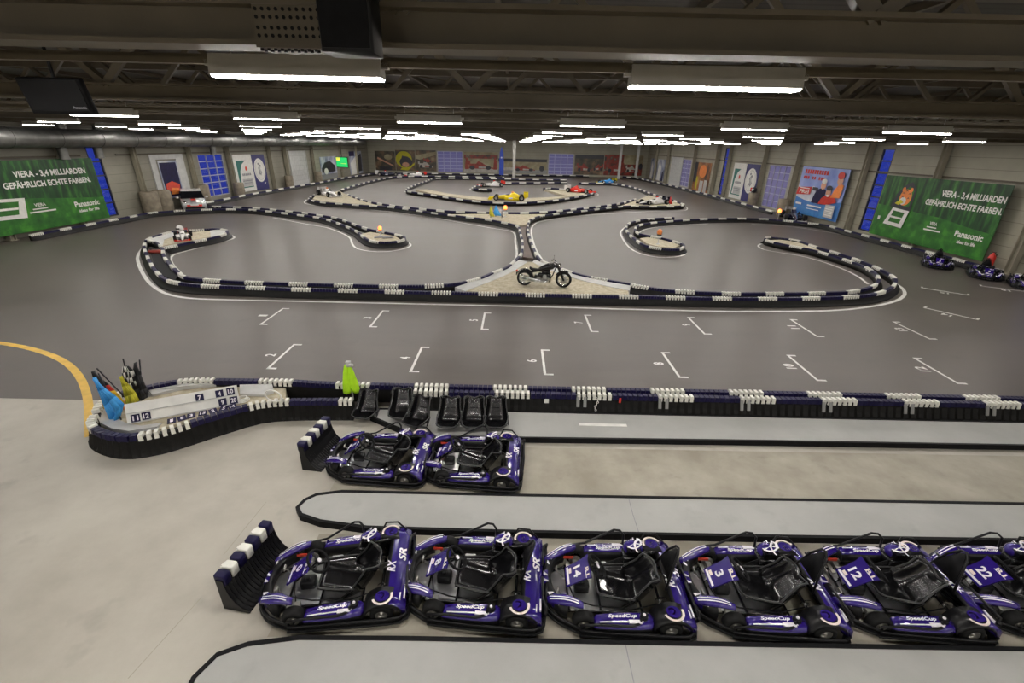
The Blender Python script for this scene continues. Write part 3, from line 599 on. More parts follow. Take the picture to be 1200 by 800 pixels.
mb = MB(); mb.box((2.53, 9.14, .36), (.05, .02, .12)); t_ = tag(mb.build('red_tag', 'red'), 'small red tag hanging on the near barrier beside a white chain', 'tag')
mb = MB()
for k in range(7): mb.torus((1.98 + .03 * math.sin(k), 9.11 - k * .012, .42 - k * .045), .022, .007, 'x' if k % 2 else 'y', 8, 5)
tag(mb.build('chain', 'white'), 'short white chain hanging on the near barrier', 'chain')
mb = MB(); mb.box((.83, 9.13, .31), (.1, .02, .1)); tag(mb.build('square_tag', 'white'), 'small square white tag on the dark near barrier', 'tag')
# island inside: gravel, grey rim, board, plates
ZI = .30
inn = [(p.x, p.y) for p in (at(x, y, ZI) for x, y in [(117, 488), (118, 498), (132, 505), (152, 508), (185, 503), (217, 494), (260, 482), (300, 472), (335, 468), (335, 453), (296, 451), (250, 451), (219, 451.5), (195, 455), (174, 460), (150, 466), (128, 475)])]
mb = MB(); mb.prism(inn, .004, ZI); tag(mb.build('gravel_bed', 'gravel'), 'gravel inside the flag and number board island', 'gravel', kind='stuff')
mb = MB(); k = len(inn)
for i in (13, 14, 15, 16, 0, 1, 2, 3):
    a, b_ = Vector(inn[i % k]), Vector(inn[(i + 1) % k]); ctr = (Vector(inn[4]) + Vector(inn[12])) / 2; ia, ib = a + (ctr - a) * .24, b_ + (ctr - b_) * .24
    mb.loft([[(a.x, a.y, ZI + .07), (ia.x, ia.y, ZI + .02), (ia.x, ia.y, ZI), (a.x, a.y, ZI)], [(b_.x, b_.y, ZI + .07), (ib.x, ib.y, ZI + .02), (ib.x, ib.y, ZI), (b_.x, b_.y, ZI)]], 0, True, False)
tag(mb.build('cover_panel', 'lightgrey'), 'grey weathered cover panel round the left end of the flag island', 'panel')
q = [at(280.7, 450.5, .40), at(319, 449.5, .40), at(320.5, 457, .38), at(308.9, 462, .36), at(281, 461, .36)]
mb = MB(); mb.add([tuple(p) for p in q] + [(p.x, p.y, ZI) for p in q], [(4, 3, 2, 1, 0), (0, 1, 6, 5), (1, 2, 7, 6), (2, 3, 8, 7), (3, 4, 9, 8), (4, 0, 5, 9), (5, 6, 7, 8, 9)])
tag(mb.build('cover_panel', 'lightgrey'), 'flat grey cover panel at the right end of the number board', 'panel')
q = [at(174, 457, .40), at(215, 449, .40), at(262, 447, .40), at(258, 450, .36), at(214, 454, .36), at(178, 462, .36)]
mb = MB(); mb.add([tuple(p) for p in q] + [(p.x, p.y, ZI) for p in q], [(5, 4, 3, 2, 1, 0), (0, 1, 7, 6), (1, 2, 8, 7), (2, 3, 9, 8), (3, 4, 10, 9), (4, 5, 11, 10), (5, 0, 6, 11)])
tag(mb.build('cover_panel', 'lightgrey'), 'long grey cover panel behind the white number board', 'panel')
bl, br = at(149.6, 497.5, ZI), at(281, 472.8, ZI); dirx = (br - bl).normalized(); back = Vector((-dirx.y, dirx.x, 0))
tl, tr = at_y(146.5, 475, bl.y + .16), at_y(275.5, 449.7, br.y + .16)
ux = (br - bl).length; hv = ((tl - bl) + (tr - br)) / 2; hv -= dirx * hv.dot(dirx); uz = hv.length; upv = hv.normalized(); nrm = dirx.cross(upv)
BX = Matrix(((dirx.x, upv.x, nrm.x, bl.x), (dirx.y, upv.y, nrm.y, bl.y), (dirx.z, upv.z, nrm.z, bl.z), (0, 0, 0, 1)))
t = empty('number_board', 'long white board leaning on the gravel island with black number plates on it', 'board')
mb = MB(); mb.box((ux / 2, uz / 2, -.015), (ux, uz, .03), 0, BX); mb.build('board_panel', 'white', t)
for v in (.02, uz * .52):
    mb = MB(); mb.box((ux / 2, v, .02), (ux * .98, .012, .04), 0, BX); mb.build('ledge', 'lightgrey', t)
def plate(txt, X, label, w=.15):
    b = MB(); b.box((0, 0, .006), (w, .16, .012), 0, X); 
    b.text(txt, .10, X @ Matrix.Translation((0, 0, .0135)), m=1, w=.045 * len(txt) + .01)
    tag(b.build('number_plate', ['navy', 'decal', 'flag_black']), label, 'number plate', 'kart number plates')
for txt, u, v, lab in (('11', .075, .22, 'number 11 plate at the lower left corner of the white board'), ('12', .165, .24, 'number 12 plate beside the lower left corner of the white board'), ('7', .645, .66, 'number 7 plate alone in the middle of the upper ledge'), ('4', .83, .68, 'upper plate of the inner pair near the right end of the white board'), ('10', .935, .70, 'plate in the upper right corner of the white board'), ('9', .845, .22, 'lower plate of the inner pair near the right end of the white board'), ('20', .95, .22, 'number 20 plate in the lower right corner of the white board')):
    plate(txt, BX @ Matrix.Translation((ux * u, uz * v + .01, .012)), lab)
for i, (px, py) in enumerate(((201.5, 494), (213.5, 491), (224.5, 488), (238, 485), (250, 482.5), (262.5, 479.5), (272.5, 477.3))):
    c = at(px, py, ZI); a = math.atan2(dirx.y, dirx.x) + random.uniform(-.3, .3)
    plate(('1', '6', '3', '15', '2', '5', '14')[i], Matrix.Translation((c.x, c.y, ZI + .02)) @ Matrix.Rotation(a, 4, 'Z') @ Matrix.Rotation(.16, 4, 'X') @ Matrix.Translation((0, 0, .0)), ['navy and white plate lying on the gravel below the board, leftmost of the row', 'plate on the gravel second from the left of the row below the board', 'plate on the gravel third from the left of the row below the board', 'plate on the gravel in the middle of the row below the board', 'plate on the gravel third from the right of the row below the board', 'plate on the gravel second from the right of the row below the board', 'plate on the gravel at the right end of the row below the board'][i])
c = at(285, 467, ZI + .05)
mb = MB()
for k in range(4): mb.torus((c.x + random.uniform(-.03, .03), c.y, ZI + .02 + k * .02), .13 - .015 * k, .011, 'z', 20, 6)
tag(mb.build('cable_coil', 'white'), 'coiled white cable on the gravel by the right end of the board', 'cable')
c = at(320.5, 468, .6)
mb = MB(); X = place((c.x, c.y + .04, .60), 0, .25); mb.torus((0, 0, .08), .165, .016, 'y', 26, 7, 0, X); tag(mb.build('hoop', 'white'), 'white ring hung over the white blocks of the curved near barrier', 'ring')
# flags
def flag(label, foot, tip, cols, edge, Y=None):
    """pole from foot pixel to tip pixel; cloth rows between pole side and free side given as pixel pairs top to bottom"""
    f = at(foot[0], foot[1], ZI); Yt = Y or f.y; tp = at_y(tip[0], tip[1], Yt + .05)
    t = empty('marshal_flag', label, 'flag')
    b = MB(); b.cyl(f, tp, .014, n=7); b.build('pole', 'frame_dark', t, (0, .07, 0))
    n = 9; band = len(cols); b = MB(); rows = []
    for k in range(len(edge)):
        a = at_y(*edge[k][0], Yt); c_ = at_y(*edge[k][1], Yt); row = []
        for j in range(n): 
            u = j / (n - 1); p = a.lerp(c_, u); row.append((p.x, p.y - .03 - .05 * math.sin(u * 9 + k * .6) * (.3 + u), p.z))
        rows.append(row)
    for i in range(len(rows) - 1):
        for j in range(n - 1): b.add([rows[i][j], rows[i][j + 1], rows[i + 1][j + 1], rows[i + 1][j]], [(0, 1, 2, 3)], min(band - 1, int((i + .5) / (len(rows) - 1) * band)) if band < 4 else 4 - ((i + j) % 2), True)
    o = b.build('cloth', cols, t); sm = o.modifiers.new('s', 'SOLIDIFY'); sm.thickness = .006
flag('black, red and gold striped flag on a pole at the left end of the island', (150, 474), (110, 433), ['flag_black', 'red', 'flag_gold'], [((109, 434), (113, 434)), ((111, 441), (120, 443)), ((113, 447), (127, 451)), ((116, 454), (133, 458)), ((119, 462), (139, 464)), ((123, 478), (147, 473))], 8.3)
flag('sky blue flag hanging in front of the black, red and gold flag', (139, 494), (112, 439), ['skyblue'], [((111, 441), (113, 442)), ((117, 457), (124, 454)), ((124, 475), (135, 464)), ((131, 492), (144, 474)), ((134, 496), (139, 491))], 8.0)
flag('chequered black and white flag drooping behind the white board', (156, 472), (141, 422), ['white', 'flag_black', 'white', 'flag_black', 'white'], [((145, 429), (153, 427)), ((145, 436), (157, 433)), ((146, 443), (158, 440)), ((149, 449), (158, 446)), ((152, 454), (159, 452))], 8.5)
flag('mustard yellow flag hanging behind the left end of the white board', (153, 474), (142, 440), ['flag_yellow'], [((142, 440), (144, 440)), ((145, 452), (152, 450)), ((148, 464), (158, 460)), ((150, 473), (162, 470))], 8.35)
flag('plain black flag on the rightmost pole of the flag group', (165, 470), (160.5, 423), ['flag_black'], [((159, 424), (161, 423.5)), ((157, 440), (166, 438)), ((157, 455), (171, 455)), ((159, 466), (173, 462)), ((162, 470), (172, 466))], 8.55)
mb = MB(); c = at(145, 478, ZI); mb.rbox((0, 0, .06), (.22, .12, .12), .02); mb.ball((.02, .01, .14), .05); tag(mb.build('flag_base', 'orange', None, (c.x, c.y, ZI)), 'small orange flag holder on the gravel under the blue flag', 'holder')
# hi-vis vest on a post
c = at(409, 466, 0); PX = c.x + .22; PY = 9.0
mb = MB(); mb.cyl((PX - .02, 9.34, 0), (PX - .02, 9.34, 1.06), .022, n=8); mb.rbox((PX - .02, 9.34, 1.08), (.12, .09, .08), .02); tag(mb.build('post', 'lightgrey'), 'slim grey post behind the near barrier that the neon vest hangs on', 'post')
t = empty('safety_vest', 'neon yellow-green vest hanging on the post at the near barrier', 'vest')
for s, (x0, x1, zb) in ((-1, (-.13, -.01, .33)), (1, (.0, .2, .36))):
    b = MB(); rg = []
    for k in range(10):
        u = k / 9; z = 1.06 - (1.06 - zb) * u; w = .04 + .06 * math.sin(min(1, u * 1.15) * PI * .62); cx_ = PX - .02 + s * .03 + (s * .05 + (.05 if s > 0 else -.01)) * u
        rg.append([(cx_ + w * math.cos(a), 9.27 + (.03 + .03 * u) * math.sin(a) + .012 * math.sin(a * 3 + k), z) for a in [2 * PI * j / 14 for j in range(14)]])
    b.loft(rg); b.build('vest_panel', 'neon', t)
b = MB(); b.rbox((PX + .03, 9.28, 1.05), (.16, .08, .06), .02); b.build('collar', 'lightgrey', t)
# ------------------------------------------------------------------ loose end pieces of ribbed barrier
def end_piece(label, loc, rz, n=18, h=.62, s=1.0):
    root = empty('barrier_section', label, 'barrier', loc, rz)
    L = 1.25 * s; b = MB(); rg = []
    prof = [(-.07, 0), (-.07, h), (.05, h), (.06, h * .8), (.09, h * .55), (.16, h * .30), (.26, h * .12), (.38, .03), (.38, 0)]
    for i in range(2 * n + 1):
        k = .03 if i % 2 else 0; rg.append([((d - (k if 2 < j < 8 else 0)) * .85, -L / 2 + L * i / (2 * n), z - (k * .3 if 2 < j < 8 else 0)) for j, (d, z) in enumerate(prof)])
    b.loft(rg, 0, True, False); b.build('ribbed_body', 'plastic', root)
    for k in range(7):
        y = -L / 2 + L * (k + .5) / 7; w = k in (1, 3, 5); c = MB(); c.rbox((-.01, y, h - .01), (.16, L / 7 * .82, .16), .02); 
        if w: c.box((-.1, y, h + .0), (.03, L / 7 * .4, .1)); c.cyl((-.085, y, h - .06), (-.16, y, h - .02), .012, n=6)
        c.build('white_cap' if w else 'navy_cap', 'white_cap' if w else 'navy', root)
    return root
end_piece('ribbed barrier end piece with white blocks beside the first kart of the front row', (-3.62, 4.60, 0), -.16, h=.52, s=.80)
end_piece('ribbed barrier end piece with white blocks left of the back pair of karts', (-3.80, 7.40, 0), -.14, h=.52, s=.78)
# ------------------------------------------------------------------ kart seat shell
def seat_shell(b, X, m=0, W=.40, D=.42, Hs=.58, t=.012):
    """moulded bucket seat: base forward (+x), back rising at -x"""
    nu, nv = 18, 13; top = []; bot = []
    for i in range(nu + 1):
        u = i / nu
        if u < .42: s = u / .42; x = D * (1 - s); z = .09 - .055 * math.sin(s * PI * .5) ; curl = .06 + .13 * s
        else:
            s = (u - .42) / .58; x = -.03 - .20 * s ** .8 - .02 * s; z = .035 + Hs * (s ** 1.15); curl = .19 - .05 * s
        wid = W / 2 * (.86 + .22 * math.sin(min(1, u * 1.15) * PI)); r1 = []; r2 = []
        for j in range(nv):
            q = -1 + 2 * j / (nv - 1); a = abs(q)
            lift = curl * max(0, (a - .45) / .55) ** 2; y = q * wid
            if u < .42: p = (x + .0, y, z + lift); o = (0, 0, -1)
            else:
                dip = .055 * (1 - a * 1.6) if u > .93 else 0
                p = (x + lift * 1.15, y, z - max(-.03, dip)); o = (-1, 0, -.25)
            r1.append(p); r2.append((p[0] + o[0] * t * 2, p[1] + q * t, p[2] + o[2] * t * 2))
        top.append(r1); bot.append(r2)
    vs = [p for r in top for p in r] + [p for r in bot for p in r]; N = (nu + 1) * nv; fs = []
    for i in range(nu):
        for j in range(nv - 1):
            a = i * nv + j; fs.append((a, a + 1, a + nv + 1, a + nv)); fs.append((a + N + nv, a + N + nv + 1, a + N + 1, a + N))
        for j in (0, nv - 1): a = i * nv + j; fs.append((a, a + nv, a + nv + N, a + N))
    for j in range(nv - 1):
        for i in (0, nu): a = i * nv + j; fs.append((a, a + 1, a + 1 + N, a + N))
    b.add(vs, fs, m, True, X)
    rim = [top[i][0] for i in range(nu + 1)] + top[nu][1:] + [top[i][nv - 1] for i in range(nu - 1, -1, -1)] + top[0][::-1][1:-1]
    return rim
SX = [((431, 489), -.15, 'leftmost of six, at the cut end of the curved barrier'), ((471, 488), .0, 'dark front-facing seat second from the left by the barrier'), ((491, 498), -.32, 'tilted third from the left, twisted towards the left'), ((527, 499), -.05, 'upright third from the right by the barrier'), ((555, 499), .02, 'upright second from the right by the barrier'), ((581, 499), .03, 'matt dark one at the right end of the six')]
for i, ((px, py), rz, lab) in enumerate(SX):
    zb = .0 if i == 0 else .12
    c = at(px, py, zb); t = empty('kart_seat', 'loose black kart seat, ' + lab, 'kart seat', (c.x, c.y + .06, zb + .025), -PI / 2 + rz, 'loose kart seats')
    b = MB(); X = place((-.0, 0, .0), 0, 0, -.12); rim = seat_shell(b, X, 0, .50, .36, .52); b.build('shell', 'gloss_black', t)
    b = MB(); b.tube(rim, .012, 6, 0, X, True); b.build('rim', 'seat_rim', t)
    b = MB(); b.box((.2, 0, .073), (.16, .18, .008), 0, X); b.box((-.12, 0, .3), (.012, .17, .012), 0, X @ place((-.05, 0, 0))); b.build('pad', 'gloss_black', t)
# ------------------------------------------------------------------ rental karts
def arc(cx_, cy_, rx, ry, a0, a1, n=10): return [(cx_ + rx * math.cos(math.radians(a0 + (a1 - a0) * k / n)), cy_ + ry * math.sin(math.radians(a0 + (a1 - a0) * k / n))) for k in range(n + 1)]
def arc_band(b, X, cx_, cy_, r0, r1, a0, a1, m, sx=1, sy=1, n=14):
    o = arc(cx_, cy_, r1 * sx, r1 * sy, a0, a1, n); i = arc(cx_, cy_, r0 * sx, r0 * sy, a0, a1, n)
    for k in range(n): b.add([(*o[k], 0), (*o[k + 1], 0), (*i[k + 1], 0), (*i[k], 0)], [(0, 1, 2, 3)], m, False, X)
half = [(1.03, 0), (1.0, .2), (.92, .36), (.78, .5), (.5, .64), (.42, .665), (-.72, .70), (-.90, .67), (-.99, .56), (-1.0, 0)]
def ring(k=1.0, dx=0):
    a = [(x * k + dx, y * k) for x, y in half]; return a + [(x, -y) for x, y in reversed(a[1:-1])]
def wheel(t, x, y, r, w, name='wheel'):
    s = 1 if y > 0 else -1
    X = Matrix.Translation((x, y, r)) @ Matrix.Rotation(-s * PI / 2, 4, 'X')
    b = MB(); b.lathe([(r * .55, -w / 2), (r * .82, -w / 2), (r * .97, -w * .38), (r, -w * .2), (r, w * .2), (r * .97, w * .38), (r * .82, w / 2), (r * .55, w / 2), (r * .52, 0), (r * .55, -w / 2)], 22, 0, X); o = b.build(name, 'tyre', t)
    b = MB(); b.lathe([(r * .55, -w * .5), (r * .56, w * .42), (r * .45, w * .47), (r * .40, w * .3), (r * .16, w * .26), (r * .13, w * .4), (0, w * .4)], 16, 0, X); b.build('rim', 'steel', o); return o
def make_kart():
    t = empty('go_kart', 'kart', 'go-kart')
    b = MB()                                                 # wrap-round bumper: band with two tubes
    o, i_ = ring(), ring(.955)
    b.loft([[(*o[k], .03) , (*o[k], .10), (*i_[k], .10), (*i_[k], .03)] for k in list(range(len(o))) + [0]], 0, False, False)
    b.build('bumper_band', 'rubber', t)
    P = Path(ring(.985), True, .09)
    b = MB(); b.tube([(p.x, p.y, .135) for p in P.p[:-1]], .02, 7, 0, None, True); b.tube([(p.x * 1.012, p.y * 1.012, .06) for p in P.p[:-1]], .02, 6, 0, None, True); b.build('bumper_tube', 'plastic', t)
    b = MB(); b.prism([(.88, -.18), (.88, .18), (.7, .32), (.25, .33), (-.3, .3), (-.3, -.3), (.25, -.33), (.7, -.32)], .05, .065); b.build('floor_tray', 'alloy', t)
    b = MB()
    for s in (-1, 1):
        b.tube([(.95, s * .2, .09), (.6, s * .34, .08), (.1, s * .34, .08), (-.4, s * .38, .09), (-.92, s * .36, .1)], .017); b.cyl((.45, s * .34, .09), (.45, s * .6, .12), .015, n=6); b.cyl((-.3, s * .36, .09), (-.3, s * .66, .12), .015, n=6)
    for x in (.62, .2, -.35, -.85): b.cyl((x, -.36, .085), (x, .36, .085), .016, n=6)
    b.cyl((-.6, -.56, .15), (-.6, .56, .15), .02, n=8); b.build('chassis_frame', 'gloss_black', t)
    # nose fairing with white flashes
    b = MB(); rg = []
    for k in range(13):
        a = math.radians(-74 + 148 * k / 12); cx_, cy_ = math.cos(a), math.sin(a); r0 = .40; x0 = .555
        pt = lambda r, z: (x0 + (r0 * r) * cx_, .50 * r * cy_, z)
        rg.append([pt(1.0, .10), pt(1.04, .2), pt(.98, .27), pt(.82, .30), pt(.74, .26), pt(.76, .14)])
    b.loft(rg, 2, True, True)
    for k in (2, 5, 6, 9): a = math.radians(-74 + 148 * k / 12); a2 = a + .2; b.add([(.555 + .405 * q * math.cos(v), .505 * q * math.sin(v), z) for v in (a, a2) for q, z in ((1.045, .19), (.985, .275), (.84, .303))], [(0, 3, 4, 1), (1, 4, 5, 2)], 0)
    for k in (1, 2, 3, 5, 6, 8, 9, 10):
        a = math.radians(-74 + 148 * (k + .15) / 12); a2 = a + .1
        b.add([(.555 + .4 * 1.0 * math.cos(a), .5 * 1.0 * math.sin(a), .275), (.555 + .4 * 1.0 * math.cos(a2), .5 * math.sin(a2), .275), (.555 + .4 * .86 * math.cos(a2 + .09), .5 * .86 * math.sin(a2 + .09), .306), (.555 + .4 * .86 * math.cos(a + .14), .5 * .86 * math.sin(a + .14), .306)], [(0, 1, 2, 3)], 1)
    b.build('nose_fairing', ['purple', 'decal', 'plastic'], t)
    # front wheel pods
    for s in (-1, 1):
        b = MB(); rg = []
        for k in range(11):
            u = k / 10; x = .93 - .46 * u; y = s * (.31 + .15 * u); w = .045 + .035 * math.sin(u * PI); hz = .23 + .12 * math.sin(min(1, u * 1.1) * PI * .62)
            rg.append([(x, y + w * math.cos(a), hz + (.05 if math.sin(a) > 0 else .03) * math.sin(a)) for a in [2 * PI * j / 12 for j in range(12)]])
        b.loft(rg); 
        for q in (0, .035):
            b.loft([[(.89 - .36 * k / 6, s * (.305 + q + .13 * k / 6), .292 + .125 * math.sin(min(1, (.08 + .77 * k / 6) * 1.1) * PI * .62) - .01 + (0 if q else -.004)), (.89 - .36 * k / 6, s * (.32 + q + .13 * k / 6), .292 + .125 * math.sin(min(1, (.08 + .77 * k / 6) * 1.1) * PI * .62) - .012)] for k in range(7)], 1, False, False, None, False)
        if s < 0: b.box((.58, -.34, .27), (.14, .012, .04), 2, place((0, 0, 0), 0))
        b.build('front_wheel_pod', ['purple', 'decal', 'redsticker'], t)
    for s in (-1, 1): wheel(t, .46, s * .525, .145, .14)
    for s in (-1, 1): wheel(t, -.64, s * .55, .15, .2)
    # side pods with lettering
    for s in (-1, 1):
        b = MB(); rg = []
        for x, w, z0, z1 in ((.34, .05, .10, .18), (.30, .085, .07, .23), (.1, .10, .06, .255), (-.25, .105, .06, .27), (-.38, .09, .07, .27), (-.42, .05, .09, .25)):
            y = s * .555; rg.append([(x, y - w, z0), (x, y + w, z0), (x, y + w * 1.05, z0 + (z1 - z0) * (.68 if s > 0 else .5)), (x, y + s * w * .55 + (w * .35 if s < 0 else -w * .35) * 0, z1 - .02) if False else (x, y + w * .7, z1 - .015), (x, y - w * .7, z1), (x, y - w * 1.02, z0 + (z1 - z0) * (.68 if s < 0 else .5))])
        n0 = len(b.m); b.loft(rg, 0, True, True)
        for q in range(n0, len(b.m)):
            if (q - n0) % 6 in ((0, 1, 5, 4) if s > 0 else (0, 1, 5, 2)): b.m[q] = 2
        Xt = Matrix.Translation((-.03, s * .535, .271)) @ Matrix.Rotation(PI, 4, 'Z') @ Matrix.Rotation(-.05, 4, 'Y')
        b.text('SpeedCup', .062, Xt, m=1, w=.36, slant=.35); b.box((-.02, s * .60, .252), (.55, .014, .008), 1, place((0, 0, 0), 0, 0, .05)); b.box((-.18, s * .60, .238), (.16, .05, .06), 1)
        b.cyl((-.30, s * .535, .26), (-.30, s * .535, .305), .055, .05, 14, 2); b.ball((-.3, s * .535, .31), .02, 1)
        b.build('side_pod', ['purple', 'decal', 'plastic'], t)
    # engine on the kart's right with purple cowl and white ring
    b = MB(); b.rbox((-.36, -.40, .22), (.30, .2, .22), .03); 
    for k in range(6): b.box((-.36, -.40, .34 + k * .018), (.2, .16, .008))
    b.cyl((-.52, -.45, .3), (-.6, -.5, .3), .05, n=12); b.tube([(-.42, -.36, .36), (-.5, -.3, .44), (-.62, -.34, .42), (-.7, -.45, .32)], .022, 8); b.build('engine', 'gloss_black', t)
    b = MB(); b.ball((-.37, -.46, .37), .15, 0, None, 18, 9, (1, .8, .72)); Xc = Matrix.Translation((-.37, -.44, .475)) @ Matrix.Rotation(.35, 4, 'Y') @ Matrix.Rotation(.15, 4, 'X')
    arc_band(b, Xc, 0, 0, .085, .112, -80, 240, 1); arc_band(b, Xc, .0, .0, .0, .018, 0, 360, 1); [b.box((0, 0, .001), (.16, .014, .002), 1, Xc @ Matrix.Rotation(.5 + 2.1 * q_, 4, 'Z') @ Matrix.Translation((.04, 0, 0))) for q_ in range(3)]; arc_band(b, Matrix.Translation((-.53, -.36, .44)) @ Matrix.Rotation(-.3, 4, 'Y'), 0, 0, .16, .19, -60, 30, 1)
    b.build('engine_cowl', ['purple', 'decal'], t)
    # rear fenders with cream swoosh, rear cover with letters
    for s in (-1, 1):
        b = MB(); rg = []
        for k in range(9):
            a = math.radians(160 - 150 * k / 8); r = .23; x = -.66 + r * 1.1 * math.cos(a); z = .15 + r * math.sin(a) * .95
            rg.append([(x, s * .40, z + .015), (x, s * .645, z - .01), (x, s * .66, z - .05), (x, s * .64, z - .03), (x, s * .40, z - .01)])
        b.loft(rg, 0, True, True)
        Xf = Matrix.Translation((-.66, s * .535, .378)) @ Matrix.Rotation(0 if s > 0 else PI, 4, 'Z')
        arc_band(b, Xf, 0, .0, .105, .135, 20, 200, 1, 1.0, .95); arc_band(b, Xf, .02, -.01, .028, .045, 90, 330, 1); b.box((-.80, s * .56, .325), (.02, .1, .012), 1, None)
        arc_band(b, Xf, .0, .0, 0, .09, 0, 360, 2, 1, .9)
        b.build('rear_fender', ['plastic', 'cream', 'purple'], t)
    b = MB(); rg = []
    for y in (-.64, -.5, -.3, 0, .3, .5, .64):
        e = abs(y) / .64; rg.append([(-.67, y, .385 - .05 * e), (-.725, y, .388 - .04 * e), (-.86, y, .36 - .04 * e), (-.945, y, .285 - .03 * e), (-.955, y, .16), (-.90, y, .16), (-.7, y, .33)])
    n0 = len(b.m); b.loft(rg, 0, True, True)
    for q in range(n0, len(b.m)):
        if (q - n0) % 7 in (0, 5, 6): b.m[q] = 2
    for st, x, z, y, w, an in (('SR', -.865, .364, -.12, .22, .42), ('RX', -.735, .395, .10, .17, .0)):
        b.text(st, .11, Matrix.Translation((x, y, z + .006)) @ Matrix.Rotation(-an, 4, 'Y') @ Matrix.Rotation(-PI / 2, 4, 'Z'), m=1, w=w, slant=.3)
    b.box((-.93, .45, .285), (.02, .16, .03), 1); b.box((-.88, .52, .32), (.015, .1, .02), 1); b.build('rear_cover', ['purple', 'decal', 'plastic'], t)
    b = MB()
    for s in (-1, 1):
        b.tube([(-.90, s * .5, .1), (-1.0, s * .52, .2), (-1.01, s * .5, .33), (-.96, s * .42, .37), (-.95, s * .1, .37)], .019)
    b.tube([(-1.0, -.55, .26), (-1.02, 0, .27), (-1.0, .55, .26)], .018); b.build('rear_guard', 'plastic', t)
    # side bars that hook over the pods
    for s in (-1, 1):
        z = .50 if s < 0 else .26
        b = MB(); b.tube([(.52, s * .63, .2), (.3, s * .64, .24), (-.12, s * .66, z), (-.2, s * .64, z + .01), (-.25, s * .6, z - .03), (-.25, s * .58, .3)], .017); b.build('side_bar', 'plastic', t)
    b = MB(); b.tube([(-.5, -.62, .3), (-.58, -.66, .44), (-.75, -.66, .43), (-.88, -.62, .3)], .014); b.build('fender_bar', 'plastic', t)
    b = MB(); b.box((-.47, -.22, .16), (.32, .03, .1)); b.build('chain_guard', 'chrome', t)
    b = MB(); b.cyl((-.62, -.1, .15), (-.62, -.085, .15), .1, n=18); b.cyl((-.62, -.11, .15), (-.62, -.07, .15), .04, n=12); b.build('sprocket', 'steel', t)
    b = MB(); b.cyl((-.62, .22, .15), (-.62, .235, .15), .09, n=18); b.cyl((-.62, .2, .15), (-.62, .25, .15), .04, n=12); b.build('brake_disc', 'chrome', t)
    b = MB(); b.rbox((.1, -.34, .13), (.16, .06, .1), .015); b.build('battery', 'lightgrey', t)
    b = MB()
    for k in range(5): b.tube([(.62 - .06 * k, -.1 - .05 * k, .1), (.3, -.25 + .03 * k, .18 + .03 * k), (0, -.30 - .015 * k, .16), (-.25, -.34, .22 + .03 * k), (-.36, -.36, .36)], .009, 5)
    b.tube([(.7, .2, .1), (.55, .28, .2), (.3, .3, .13), (-.2, .34, .12), (-.55, .3, .2)], .01, 5); b.build('cable', 'rubber', t)
    for s in (-1, 1):
        b = MB(); b.cyl((.47, s * .41, .13), (.47, s * .425, .13), .085, n=16); b.box((.47, s * .36, .12), (.07, .1, .06)); b.box((.58, s * .30, .13), (.05, .16, .02)); b.build('brake_disc', 'steel', t)
    # steering, pedals, tank
    wx = Matrix.Translation((.24, 0, .50)) @ Matrix.Rotation(-.75, 4, 'Y')
    b = MB(); b.torus((0, 0, 0), .16, .018, 'z', 26, 8, 0, wx); o = b.build('steering_wheel', 'rubber', t)
    b = MB(); b.cyl((0, 0, -.012), (0, 0, .02), .045, n=14, X=wx); 
    for a in (90, 210, 330): b.box((.07, 0, 0), (.14, .03, .008), 0, wx @ Matrix.Rotation(math.radians(a), 4, 'Z'))
    b.cyl((0, 0, .02), (0, 0, .026), .03, n=12, m=1, X=wx); b.build('hub', ['plastic', 'decal'], o)
    b = MB(); b.cyl((.25, 0, .49), (.60, 0, .14), .013, n=7); b.cyl((.6, 0, .14), (.47, .42, .13), .009, n=6); b.cyl((.6, 0, .14), (.47, -.42, .13), .009, n=6); b.build('steering_column', 'gloss_black', t)
    for s in (-1, 1):
        b = MB(); b.tube([(.66, s * .17, .08), (.74, s * .17, .2), (.76, s * .13, .24), (.76, s * .2, .25)], .010); b.box((.765, s * .165, .24), (.015, .08, .05)); b.build('pedal', 'steel', t)
    b = MB(); b.rbox((.42, .0, .13), (.2, .15, .12), .03); b.cyl((.42, 0, .19), (.42, 0, .215), .03, n=10); b.build('fuel_tank', 'plastic', t)
    b = MB(); X = place((-.24, 0.02, .05), 0, 0, -.2); rim = seat_shell(b, X, 0, .53, .50, .46); o = b.build('seat', 'gloss_black', t)
    b = MB(); b.tube(rim, .012, 6, 0, X, True); b.build('seat_rim', 'seat_rim', o)
    for s in (-1, 1):
        b = MB(); b.cyl((.02, s * .2, .2), (.02, s * .23, .2), .018, n=10); b.build('bolt', 'chrome', o)
    return t
def hoop_part(t, lean=.0):
    b = MB(); pts = [(-.66, -.25, .34), (-.76, -.17, .68), (-.81, -.08, .84), (-.82, -.02, .86), (-.80, .04, .82), (-.74, .11, .62), (-.66, .20, .34)]
    b.tube(pts, .017); o = b.build('roll_hoop', 'plastic', t)
    b = MB(); b.loft([[(-.69, -.22, .46), (-.76, -.15, .66), (-.81, -.06, .82)], [(-.71, -.03, .44), (-.77, -.03, .66), (-.815, -.02, .84)], [(-.69, .14, .46), (-.745, .09, .64), (-.80, .02, .80)]], 0, False, True, None, False); q = b.build('mesh_back', 'rubber', o)
    sm = q.modifiers.new('s', 'SOLIDIFY'); sm.thickness = .012
